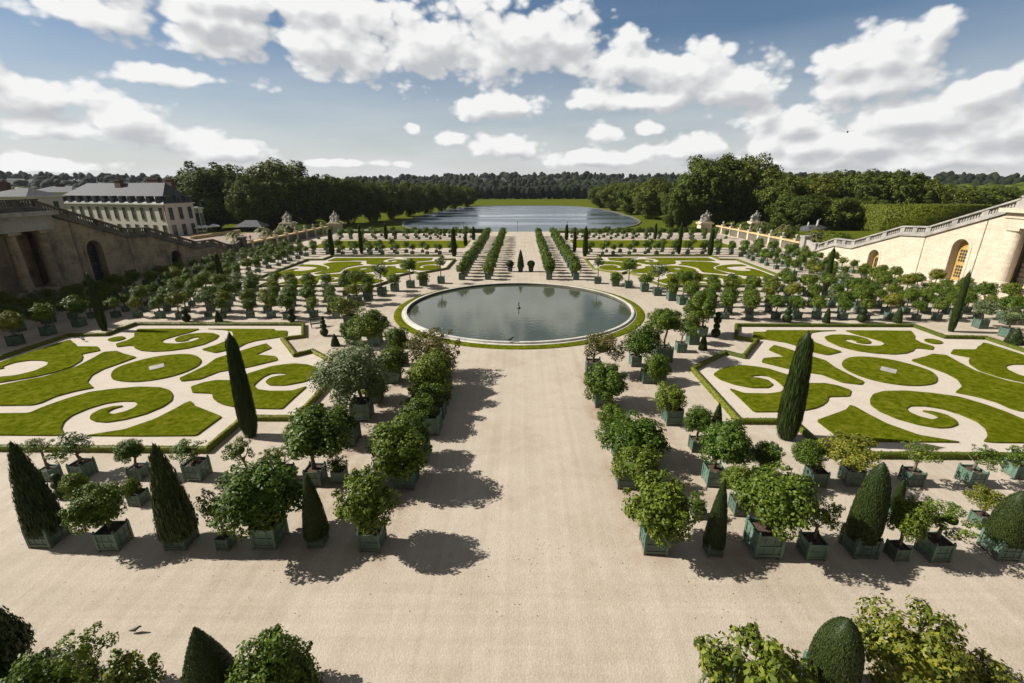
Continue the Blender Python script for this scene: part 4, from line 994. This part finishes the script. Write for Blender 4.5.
# white tent roof
a = atY(238, 224, 165); b_ = atY(266, 226, 165); o = empty('marquee', (0, 0, 0)); tag(o, 'pale pointed tent roof behind the palms left of the garden', 'tent')
xm = (a[0]+b_[0])/2; mb = MB(); w = 5.0; zt = atY(250, 221, 165)[2]; mb.add([(xm-w, 162, zt-1.8), (xm+w, 162, zt-1.8), (xm+w, 168, zt-1.8), (xm-w, 168, zt-1.8), (xm-2, 165, zt+.3), (xm+2, 165, zt+.3)], [(0, 1, 5, 4), (1, 2, 5), (2, 3, 4, 5), (3, 0, 4), (3, 2, 1, 0)]); mb.build('canopy', M_slate, o)
for sx, sy in ((-1, -1), (1, -1), (1, 1), (-1, 1)): mb = MB(); mb.tube([(xm+sx*w*.95, 165+sy*2.8, -4), (xm+sx*w*.95, 165+sy*2.8, zt-1.8)], .08, 6); mb.build('pole', M_dark, o)
# pale dome roof with two statues on the right
a = atY(803, 222, 166); b_ = atY(827, 224, 166); xm = (a[0]+b_[0])/2; w = (b_[0]-a[0])/2
mb = MB(); mb.lathe([(w, -4), (w, a[2]-2.1), (w*.9, a[2]-1.6), (w*.5, a[2]-1.15), (.3, a[2]-1.0)], xm, 166, 20)
tag(mb.build('stone_cistern', M_slate, smooth=True), 'pale grey domed stone roof beyond the palms on the right', 'stone roof')
for px_, s_, lab in ((804.5, 1.5, 'short white statue on the pale dome'), (813.5, 2.3, 'tall white statue with raised arm on the pale dome')):
    c = atY(px_, 222, 166); mb = MB(); z = c[2]-1.3; mb.lathe([(.3*s_*.6, z), (.28*s_*.6, z+.4*s_), (.2*s_*.6, z+.55*s_), (.3*s_*.6, z+.8*s_), (.1*s_*.6, z+.88*s_), (.14*s_*.6, z+.96*s_), (.02, z+1.04*s_)], c[0], 163.5, 10)
    if s_ > 2: mb.tube([(c[0], 163.5, z+.78*s_), (c[0]+.5, 163.5, z+.95*s_), (c[0]+.75, 163.5, z+1.15*s_)], [.12, .1, .09], 6)
    tag(mb.build('statue', M_rim, smooth=True), lab, 'statue', 'statues on the pale dome')
# lamp posts by the lake road
for k, (px_, lab) in enumerate(((405, 'dark lamp post at the left corner of the lake'), (458.5, 'left one of two dark lamp posts before the lake, beyond the left cross rows'), (464, 'right one of two dark lamp posts before the lake, beyond the left cross rows'), (517.5, 'dark lamp post at the end of the central walk'), (567, 'dark lamp post before the lake, right of the walk'))):
    c = atY(px_, 232, 158); o = empty('lamp_post', (c[0], 158, -1)); tag(o, lab, 'lamp post', 'lamp posts along the lake road')
    mb = MB(); mb.lathe([(.10, 0), (.09, .5), (.05, .6), (.035, 3.2)], 0, 0, 8); mb.build('pole', M_dark, o)
    mb = MB(); mb.lathe([(.07, 3.2), (.15, 3.5), (.17, 3.55), (.04, 3.75)], 0, 0, 8); mb.build('lantern', M_dark, o)

# ------------------------------------------------------------------ palms behind the coping walls
def palm_mesh(seed):
    rng = np.random.default_rng(seed); V = []; Fq = []
    for k in range(26):
        a = rng.uniform(0, 6.28); el = rng.uniform(.15, 1.25); L = rng.uniform(1.1, 1.7); segs = 6
        d = np.array([math.cos(a), math.sin(a), 0]); s = np.array([-math.sin(a), math.cos(a), 0]); base = len(V)
        for i in range(segs+1):
            t = i/segs; p = d*L*t*math.cos(el)*1.1+np.array([0, 0, L*(math.sin(el)*t-.75*t*t)]); w = .2*(1-t)**.5*math.sin(min(1, t*4)*1.57)+.015
            V += [p+s*w+np.array([0, 0, -.06]), p, p-s*w+np.array([0, 0, -.06])]
        for i in range(segs):
            o_ = base+i*3; Fq += [(o_, o_+1, o_+4, o_+3), (o_+1, o_+2, o_+5, o_+4)]
    return mesh_np('fronds', np.array(V), np.array(Fq), M_palm)
ME_fr = [palm_mesh(5), palm_mesh(6)]
mb = MB(); mb.tube([(0, 0, 0), (.03, 0, .5), (0, 0, 1)], [.2, .16, .18], 8); ME_pt = mb.mesh('trunk', M_bark, True)
n_ = 0
for sgn, sd in ((1, 'right'), (-1, 'left')):
    for k in range(9):
        y = 111+k*4.4+rnd.uniform(-.8, .8); x = sgn*(67.5+(k % 3)*3.2+rnd.uniform(-.7, .7)); h = rnd.uniform(1.9, 3.0); s_ = rnd.uniform(1.5, 2.1)
        o = empty('potted_palm', (x, y, 0), rnd.uniform(0, 6)); tag(o, 'bushy palm, %s back beyond the %s garden wall' % (ORD[k], sd), 'palm', 'palms beyond the garden walls')
        link('planter_box', ME_box, o, scale=(1, 1, .8)); link('trunk', ME_pt, o, (0, 0, .6), None, (1, 1, h-.6)); link('fronds', ME_fr[k % 2], o, (0, 0, h), None, (s_, s_, s_))

# broad shrubs on the grass beyond the coping walls
for sgn, sd, n_s in ((1, 'right', 16), (-1, 'left', 8)):
    for k in range(n_s):
        y = 109+(k % 8)*6.2+rnd.uniform(-1.5, 1.5); x = sgn*(71+(k//8)*9+rnd.uniform(-1.5, 3)); r_ = rnd.uniform(1.5, 2.4)
        if sgn < 0: x = -rnd.uniform(66, 70); y = 130+k*3.0
        o = empty('shrub', (x, y, hills_z(x, y)), rnd.uniform(0, 6)); tag(o, 'rounded shrub, %s back in the %s row on the grass beyond the %s coping wall' % (ORD[k % 8], ORD[k//8], sd), 'shrub', 'shrubs beyond the coping walls')
        link('crown', rnd.choice(ME['row']+ME['rowyellow']), o, (0, 0, r_*.6), None, (r_*1.15, r_, r_*.8)); link('trunk', ME_pt, o, (0, 0, -.1), None, (.5, .5, r_*.6))

# ------------------------------------------------------------------ big trees
def big_crown(seed, mat, tall=1.0):
    return crown('crown', seed, mat, 90, 300, .075, .24, shell=(.45, .9), squash=tall, core=.6, sprigs=22, lowcut=-1.1)
ME_big = [big_crown(400+k, M_wood_a, 1.0) for k in range(5)]
def big_trunk(seed):
    r = random.Random(seed); mb = MB(); mb.tube([(0, 0, 0), (.01, 0, .3), (0, .01, .7), (0, 0, 1.0)], [.055, .042, .035, .02], 9)
    for k in range(6):
        a = r.uniform(0, 6.28); z = r.uniform(.45, .8); mb.tube([(0, 0, z), (math.cos(a)*.14, math.sin(a)*.14, z+.12), (math.cos(a)*.28, math.sin(a)*.28, z+.3)], [.02, .014, .006], 5)
    return mb.mesh('trunk', M_bark, True)
ME_bt = [big_trunk(k) for k in range(3)]
def big_tree(px, top, Y, wpx, label, group, squash=None, low=.03, z0=None):
    a = atY(px, top, Y); x = a[0]; zt = a[2]; zb = hills_z(x, Y) if z0 is None else z0
    r = wpx/2*depth(a)/F; H = zt-zb; rz = H*(1-low)/2; zc = zt-rz
    o = empty('broadleaf_tree', (x, Y, zb), rnd.uniform(0, 6.28)); tag(o, label, 'tree', group)
    link('trunk', rnd.choice(ME_bt), o, scale=(H*.7, H*.7, H*.75)); link('crown', rnd.choice(ME_big), o, (0, 0, zc-zb), (0, 0, 0), (r*1.16, r*1.16, rz*1.02)); return o
GL, GR = 'big trees left of the lake', 'big trees right of the lake'
for px, top, Y, w, lab in [
 (205,163,205,74,'big rounded tree directly behind the right end of the cream building'),(243,176,195,36,'smaller lit tree between the two tallest trees on the left'),
 (275,159,215,62,'tallest peaked tree on the left, behind the far left pillar'),(302,174,222,36,'tree just right of the tallest peaked tree on the left'),
 (322,174,225,38,'lit tree above the left gate pillar'),(343,176,232,36,'tree right of the left gate pillar, second of the lakeside line'),(366,179,245,34,'third tree of the left lakeside line beyond the gate pillar'),
 (388,181,262,32,'fourth tree of the left lakeside line beyond the gate pillar'),(407,182,285,28,'fifth tree of the left lakeside line, lit on top'),(424,182,310,27,'sixth tree of the left lakeside line'),
 (440,184,340,24,'seventh tree of the left lakeside line'),(454,185,370,22,'eighth tree of the left lakeside line'),(466,186,400,20,'last tree of the left lakeside line')]:
    big_tree(px, top, Y, w, lab, GL)
for px, top, Y, w, lab in [
 (716,153,212,62,'tallest tree on the right, left dome of the great pair'),(748,152,214,56,'tall tree forming the right dome of the great pair'),(690,176,208,34,'lit lower tree at the left foot of the great pair'),(676,190,205,24,'small lit tree nearest the water left of the great pair'),
 (655,178,262,40,'lit rounded tree left of the great pair along the shore'),(634,181,300,32,'second shore tree from the great pair on the right'),(616,182,340,28,'third shore tree from the great pair on the right'),(602,185,380,24,'farthest shore tree on the right bank'),
 (782,172,200,46,'tree just right of the great pair'),(812,171,205,48,'dark tree behind the pale dome'),(842,172,215,50,'tree right of the pale dome'),(872,171,205,48,'full tree above the left end of the tall clipped hedge'),(903,171,200,44,'lit tree above the middle of the tall clipped hedge'),(930,178,210,38,'tree above the right end of the tall clipped hedge'),(958,185,230,40,'low tree over the right staircase landing'),(990,186,250,44,'low tree over the right staircase upper flight'),(1022,186,260,40,'low tree at the right edge of the view'),
 (800,193,178,44,'low bushy tree left of the pale dome'),(838,196,176,46,'low bushy tree right of the pale dome'),(868,196,182,36,'low bushy tree beside the clipped hedge end')]:
    big_tree(px, top, Y, w, lab, GR)
# tall clipped hedge block on the right
a = atY(886, 206, 160); b_ = atY(1000, 208, 160); zt = a[2]; x0, x1 = a[0], b_[0]; mb = MB(); mb.box(x0, x1, 160, 172, -4.5, zt); rng = np.random.default_rng(9)
k = 9000; f = rng.integers(0, 3, k); P = np.c_[rng.uniform(x0, x1, k), rng.uniform(160, 172, k), rng.uniform(-1, zt, k)]
P[f == 0, 1] = 159.95; P[f == 1, 2] = zt+.03; P[f == 2, 0] = x0-.05; P += rng.normal(size=P.shape)*.12
Q = np.zeros((k, 3)); Q[f == 0, 1] = -1; Q[f == 1, 2] = 1; Q[f == 2, 0] = -1; Q += rng.normal(size=(k, 3))*np.where(f == 0, .1, .3)[:, None]; Q /= np.linalg.norm(Q, axis=1)[:, None]
LV, LF = leaf_quads(P, Q, .5, .35, rng, 8); me = mesh_np('clipped_hedge_block', np.vstack([np.array(mb.v), LV]), [np.array(mb.f), LF], M_box)
tag(link('clipped_hedge_block', me), 'tall flat topped clipped hedge behind the right staircase', 'hedge')

# ------------------------------------------------------------------ woods and wooded hills as masses
def forest(name, pts, mat, label, leafy=60, seed=1):
    rng = np.random.default_rng(seed); VV, TT, QQ = [], [], []; nb = 0
    for x, y, z, r, h in pts:
        v = ICO2[0].copy(); v = v*lumps(v, int(rng.integers(1e6)), 10, .26)[:, None]
        v = v*.86*np.array([r, r, h/2])+np.array([x, y, z+h/2])
        VV.append(v); TT.append(ICO2[1]+nb); nb += len(v)
        u = unit(rng, leafy); u[:, 2] = np.abs(u[:, 2])*.9-.25; p = u*rng.uniform(.85, 1.15, (leafy, 1))*np.array([r, r, h/2])+np.array([x, y, z+h/2])
        nn = u+rng.normal(size=u.shape)*.5; nn /= np.linalg.norm(nn, axis=1)[:, None]
        lv, lf = leaf_quads(p, nn, r*.30*rng.uniform(.6, 1.4, leafy), r*.26, rng, nb); VV.append(lv); QQ.append(lf); nb += len(lv)
    o = link(name, mesh_np(name, np.vstack(VV), [np.vstack(TT), np.vstack(QQ)], mat)); tag(o, label, 'woods', None, 'stuff'); return o
rw = random.Random(5)
pts = []
for k in range(130):   # hedge-like wood across the far lake shore
    x = -150+k*2.3; y = 588+rw.uniform(-5, 5); pts.append((x, y, -4.2, rw.uniform(4.5, 6), rw.uniform(14, 16)))
forest('lakeside_wood', pts, M_far, 'dark straight wall of trees across the far end of the lake', 160, 2)
pts = []
for k in range(420):   # wood behind the individual trees, both sides
    s_ = rw.choice((-1, 1)); y = rw.uniform(230, 480); x = s_*rw.uniform(104+(y-230)*.05, 330+(y-230)*.7)
    if s_ < 0 and y < 300 and x < -190: continue
    pts.append((x, y, -4.5, rw.uniform(6, 10), rw.uniform(14, 18.5)))
forest('park_wood', pts, M_wood_a, 'dense green wood behind the trees on both sides of the lake', 260, 3)
pts = []
for k in range(2600):
    a = rw.uniform(-1.05, 1.0); d = rw.choice((rw.uniform(630, 950), rw.uniform(750, 1600)))
    x, y = d*math.sin(a), d*math.cos(a)
    if y < 500: continue
    if abs(x) < 200 and y < 610: continue
    pts.append((x, y, hills_z(x, y)-2, rw.choice((rw.uniform(3.5, 6), rw.uniform(5, 10))), rw.uniform(9, 18)))
forest('hill_forest', pts, M_far, 'dark wooded hills along the horizon', 75, 4)

# fallen leaves drifting round the boxes
rng = np.random.default_rng(31); k = 900; sx_ = rng.choice([-1, 1], k); P = np.c_[sx_*np.abs(rng.normal(9, 4.5, k)), rng.uniform(12.5, 42, k), np.full(k, .012)]
P = np.vstack([P, np.c_[rng.uniform(-30, 30, 150), rng.normal(16, .8, 150), np.full(150, .012)]]); Q = np.tile([0, 0, 1.0], (len(P), 1))+rng.normal(size=(len(P), 3))*.2; Q /= np.linalg.norm(Q, axis=1)[:, None]
LV, LF = leaf_quads(P, Q, rng.uniform(.04, .08, len(P)), .035, rng)
M_litter = leaf_mat('dry leaves', (.10, .06, .025), (.17, .11, .045), (.12, .13, .04), trans=.05)
tag(link('fallen_leaves', mesh_np('fallen_leaves', LV, LF, M_litter)), 'dry leaves scattered on the gravel round the boxed trees', 'leaves', None, 'stuff')

# ------------------------------------------------------------------ bench and birds
p = ground(317, 328); o = empty('garden_bench', (p[0], p[1]+.3, 0), .5); tag(o, 'dark slatted bench on the gravel by the left stacked ball topiary', 'bench')
mb = MB()
for k in range(4): mb.box(-.75, .75, -.25+k*.14, -.14+k*.14, .43, .47)
mb.build('seat', M_dark, o); mb = MB()
for k in range(3): mb.box(-.75, .75, .28, .32, .55+k*.15, .66+k*.15)
mb.build('backrest', M_dark, o)
for sx in (-.65, .65):
    for sy in (-.2, .28): mb = MB(); mb.box(sx-.03, sx+.03, sy-.03, sy+.03, 0, .43 if sy < 0 else .95); mb.build('leg', M_dark, o)
def bird(loc, s, rz, label, fly=False):
    mb = MB(); 
    mb.tube([(-.22*s, 0, .16*s), (-.1*s, 0, .17*s), (.05*s, 0, .19*s), (.16*s, 0, .25*s), (.22*s, 0, .32*s), (.29*s, 0, .32*s), (.36*s, 0, .30*s)], [.02*s, .06*s, .09*s, .065*s, .05*s, .045*s, .008*s], 8)
    if fly: mb.add([(.1*s, 0, .2*s), (-.05*s, 0, .2*s), (-.1*s, .55*s, .32*s), (.02*s, .6*s, .32*s), (-.1*s, -.55*s, .32*s), (.02*s, -.6*s, .32*s)], [(0, 1, 2, 3), (0, 5, 4, 1)])
    else:
        for sy in (-.03, .03): mb.tube([(0, sy*s, .14*s), (.01*s, sy*s, 0)], .008*s, 4)
    o = mb.build('bird', M_feather, None, True); o.location = loc; o.rotation_euler = (0, 0, rz); tag(o, label, 'bird')
p = ground(509.5, 344, .42); bird((p[0], 42.5, .32), 1.3, .4, 'dark bird standing on the near rim of the pool')
p = ground(135, 632.5); bird((p[0], p[1], 0), .75, .2, 'dark bird standing on the gravel at the lower left')
p = ground(84, 341.5); bird((p[0], p[1], .01), 1.3, 2.8, 'dark bird on the pale gravel inside the left lawn garden')
c = atY(847, 134, 90); bird(tuple(c), 1.6, .9, 'small dark bird flying against the clouds on the right', True)

# ------------------------------------------------------------------ light: sun, sky and clouds
SUN_EL, SUN_AZ = R(38), R(-6)     # shadows fall to the right and slightly towards the viewer
d = Vector((math.cos(SUN_EL)*math.cos(SUN_AZ), math.cos(SUN_EL)*math.sin(SUN_AZ), -math.sin(SUN_EL)))
sl = bpy.data.lights.new('sun', 'SUN'); so = bpy.data.objects.new('sun', sl); COL.objects.link(so)
sl.energy = 5.0; sl.angle = R(.53); sl.color = (1.0, .955, .885); so.rotation_euler = d.to_track_quat('-Z', 'Y').to_euler(); so.location = (-60, 20, 80)
w = bpy.data.worlds.new('World'); sc.world = w; w.use_nodes = True; nt = w.node_tree
bg = nt.nodes['Background']; bg.inputs[1].default_value = .055
sky = N(nt, 'ShaderNodeTexSky', sky_type='NISHITA'); sky.sun_disc = False; sky.sun_elevation = SUN_EL
sky.sun_rotation = math.atan2(-d.x, -d.y); sky.air_density = 1.0; sky.dust_density = .6; sky.ozone_density = 3.0
tc = N(nt, 'ShaderNodeTexCoord'); sp = N(nt, 'ShaderNodeSeparateXYZ'); nt.links.new(tc.outputs['Generated'], sp.inputs[0])
az = math_(nt, 'ARCTAN2', sp.outputs[0], sp.outputs[1]); el = math_(nt, 'ARCSINE', sp.outputs[2])
cb = N(nt, 'ShaderNodeCombineXYZ'); nt.links.new(az, cb.inputs[0]); nt.links.new(el, cb.inputs[1]); P0 = cb.outputs[0]
def vadd(v, o):
    n = N(nt, 'ShaderNodeVectorMath', operation='ADD'); nt.links.new(v, n.inputs[0]); n.inputs[1].default_value = o; return n.outputs[0]
CL = [(100,18,90,22),(215,22,110,34),(330,38,110,44),(430,42,110,46),(505,40,90,50),(560,42,48,44),(250,0,200,20),(170,77,78,11),
 (40,95,66,22),(120,118,70,22),(150,135,70,17),(210,150,70,13),(60,130,60,14),(40,165,90,10),
 (490,106,48,17),(450,138,20,9),(500,146,44,13),(414,129,11,6),
 (628,62,42,34),(690,78,78,38),(740,88,50,28),(640,98,90,15),(606,131,24,16),(648,128,18,9),
 (840,66,36,28),(890,52,50,38),(930,40,28,30),(880,82,80,18),
 (985,92,60,24),(920,118,110,26),(1010,120,70,34),(800,122,62,20),(760,118,30,18),(860,142,150,18),(690,148,52,14),(950,158,140,16),(600,158,90,9),(780,162,130,10),(1060,60,50,40),(1130,110,120,60),(-60,60,70,40),(-120,120,100,50),(340,163,60,5)]
def field(P):
    cur = None
    for cx, cy, hw, hh in CL:
        q_ = 1.05 if cx < 600 else 1.0; hw *= q_; hh *= q_
        dd = ray(cx, cy); A = math.atan2(dd[0], dd[1]); E = math.asin(dd[2]/np.linalg.norm(dd))
        d2 = ray(cx+hw, cy); d3 = ray(cx-hw, cy); ra = (math.atan2(d2[0], d2[1])-math.atan2(d3[0], d3[1]))/2
        d4 = ray(cx, cy-hh); re = abs(math.asin(d4[2]/np.linalg.norm(d4))-E)
        n = N(nt, 'ShaderNodeVectorMath', operation='MULTIPLY_ADD'); nt.links.new(P, n.inputs[0]); n.inputs[1].default_value = (1/ra, 1/re, 0); n.inputs[2].default_value = (-A/ra, -E/re, 0)
        l = N(nt, 'ShaderNodeVectorMath', operation='LENGTH'); nt.links.new(n.outputs[0], l.inputs[0]); v = l.outputs['Value']
        if cur is None: cur = v
        else:
            q = N(nt, 'ShaderNodeMath', operation='SMOOTH_MIN'); nt.links.new(cur, q.inputs[0]); nt.links.new(v, q.inputs[1]); q.inputs[2].default_value = .35; cur = q.outputs[0]
    return math_(nt, 'SUBTRACT', 1.0, cur)
def cnoise(P, sc_, det, rough, yx=1.6):
    mp = N(nt, 'ShaderNodeMapping'); mp.inputs['Scale'].default_value = (1, yx, 1); nt.links.new(P, mp.inputs[0])
    return noise(nt, sc_, det, rough, mp.outputs[0])
def billow(P, sc_):
    mp = N(nt, 'ShaderNodeMapping'); mp.inputs['Scale'].default_value = (1, 1.5, 1); nt.links.new(P, mp.inputs[0])
    wn = N(nt, 'ShaderNodeTexNoise'); wn.inputs['Scale'].default_value = sc_*.7; wn.inputs['Detail'].default_value = 2; nt.links.new(mp.outputs[0], wn.inputs['Vector'])
    wv = N(nt, 'ShaderNodeVectorMath', operation='MULTIPLY_ADD'); nt.links.new(wn.outputs['Color'], wv.inputs[0]); wv.inputs[1].default_value = (.5/sc_,)*3; nt.links.new(mp.outputs[0], wv.inputs[2])
    v = N(nt, 'ShaderNodeTexVoronoi', feature='F1', voronoi_dimensions='2D'); v.inputs['Scale'].default_value = sc_; nt.links.new(wv.outputs[0], v.inputs['Vector'])
    return math_(nt, 'SUBTRACT', .42, v.outputs['Distance'])
def dens(P, fine=True):
    n1 = cnoise(P, 9, 6 if fine else 3, .62)
    a = math_(nt, 'MULTIPLY_ADD', math_(nt, 'SUBTRACT', n1, .5), 1.15, field(P))
    a = math_(nt, 'MULTIPLY_ADD', billow(P, 10), .75, a)
    a = math_(nt, 'MULTIPLY_ADD', billow(P, 24), .5, a)
    if not fine: return a
    return math_(nt, 'MULTIPLY_ADD', billow(P, 55), .26, a)
D0 = dens(P0)
# unseen grey cloud added overhead and behind the viewer to neutralise shadow fill
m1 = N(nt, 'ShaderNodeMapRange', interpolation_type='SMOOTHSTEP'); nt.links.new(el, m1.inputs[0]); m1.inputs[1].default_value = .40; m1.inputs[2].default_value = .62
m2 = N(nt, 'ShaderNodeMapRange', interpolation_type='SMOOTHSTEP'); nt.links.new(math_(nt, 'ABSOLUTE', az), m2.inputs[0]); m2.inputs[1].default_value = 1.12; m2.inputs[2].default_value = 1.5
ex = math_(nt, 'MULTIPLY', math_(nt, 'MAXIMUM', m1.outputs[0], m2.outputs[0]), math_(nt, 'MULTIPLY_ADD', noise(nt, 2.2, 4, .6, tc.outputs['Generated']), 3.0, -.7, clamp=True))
D1 = dens(vadd(P0, (-.014, .022, 0)), False)
alpha = N(nt, 'ShaderNodeMapRange', interpolation_type='SMOOTHSTEP'); nt.links.new(D0, alpha.inputs[0]); alpha.inputs[1].default_value = -.02; alpha.inputs[2].default_value = .36
# thin veil towards the horizon
veil = N(nt, 'ShaderNodeMapRange'); nt.links.new(el, veil.inputs[0]); veil.inputs[1].default_value = 0; veil.inputs[2].default_value = .25; veil.inputs[3].default_value = .95; veil.inputs[4].default_value = .07
veil2 = math_(nt, 'MULTIPLY', veil.outputs[0], math_(nt, 'MULTIPLY_ADD', cnoise(P0, 4, 5, .55, 5), 1.0, .45), clamp=True)
shade = math_(nt, 'MULTIPLY_ADD', math_(nt, 'SUBTRACT', D0, D1), .7, .62, clamp=True)   # bright where the cloud thins out towards the sun
thick = N(nt, 'ShaderNodeMapRange'); nt.links.new(D1, thick.inputs[0]); thick.inputs[1].default_value = .1; thick.inputs[2].default_value = 1.3; thick.inputs[3].default_value = 0; thick.inputs[4].default_value = .42
sh2 = math_(nt, 'SUBTRACT', shade, thick.outputs[0], clamp=True)
ccol = ramp(nt, sh2, [(0, (6.2, 6.4, 6.7)), (.3, (7.5, 7.6, 7.75)), (.75, (10.8, 10.8, 10.7))])
CLOUD_GAIN = 1.0
skh = N(nt, 'ShaderNodeHueSaturation'); skh.inputs['Saturation'].default_value = 1.2; skh.inputs['Value'].default_value = .86; nt.links.new(sky.outputs[0], skh.inputs['Color'])
col = mix(nt, veil2, skh.outputs[0], (8.3, 8.5, 8.6))
col = mix(nt, alpha.outputs[0], col, ccol)
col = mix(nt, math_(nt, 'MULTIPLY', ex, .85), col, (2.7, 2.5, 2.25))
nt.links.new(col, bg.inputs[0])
w.cycles.sampling_method = 'MANUAL'; w.cycles.sample_map_resolution = 256

vs = sc.view_settings; vs.view_transform = 'Standard'; vs.look = 'None'; vs.gamma = 1; vs.exposure = .63
sc.cycles.max_bounces = 6; sc.cycles.diffuse_bounces = 2; sc.cycles.glossy_bounces = 3; sc.cycles.transmission_bounces = 4

# ------------------------------------------------------------------ air: a thin even haze over the whole place
mb = MB(); mb.box(-2600, 2600, -40, 2600, -12, 75)
hz = bpy.data.materials.new('thin air'); hz.use_nodes = True; nt = hz.node_tree
nt.nodes.remove(nt.nodes['Principled BSDF']); pv = N(nt, 'ShaderNodeVolumePrincipled'); pv.inputs['Color'].default_value = (.82, .89, 1, 1); pv.inputs['Density'].default_value = .00004; pv.inputs['Anisotropy'].default_value = .2
nt.links.new(pv.outputs[0], nt.nodes['Material Output'].inputs['Volume'])
tag(mb.build('haze', hz), kind='stuff')
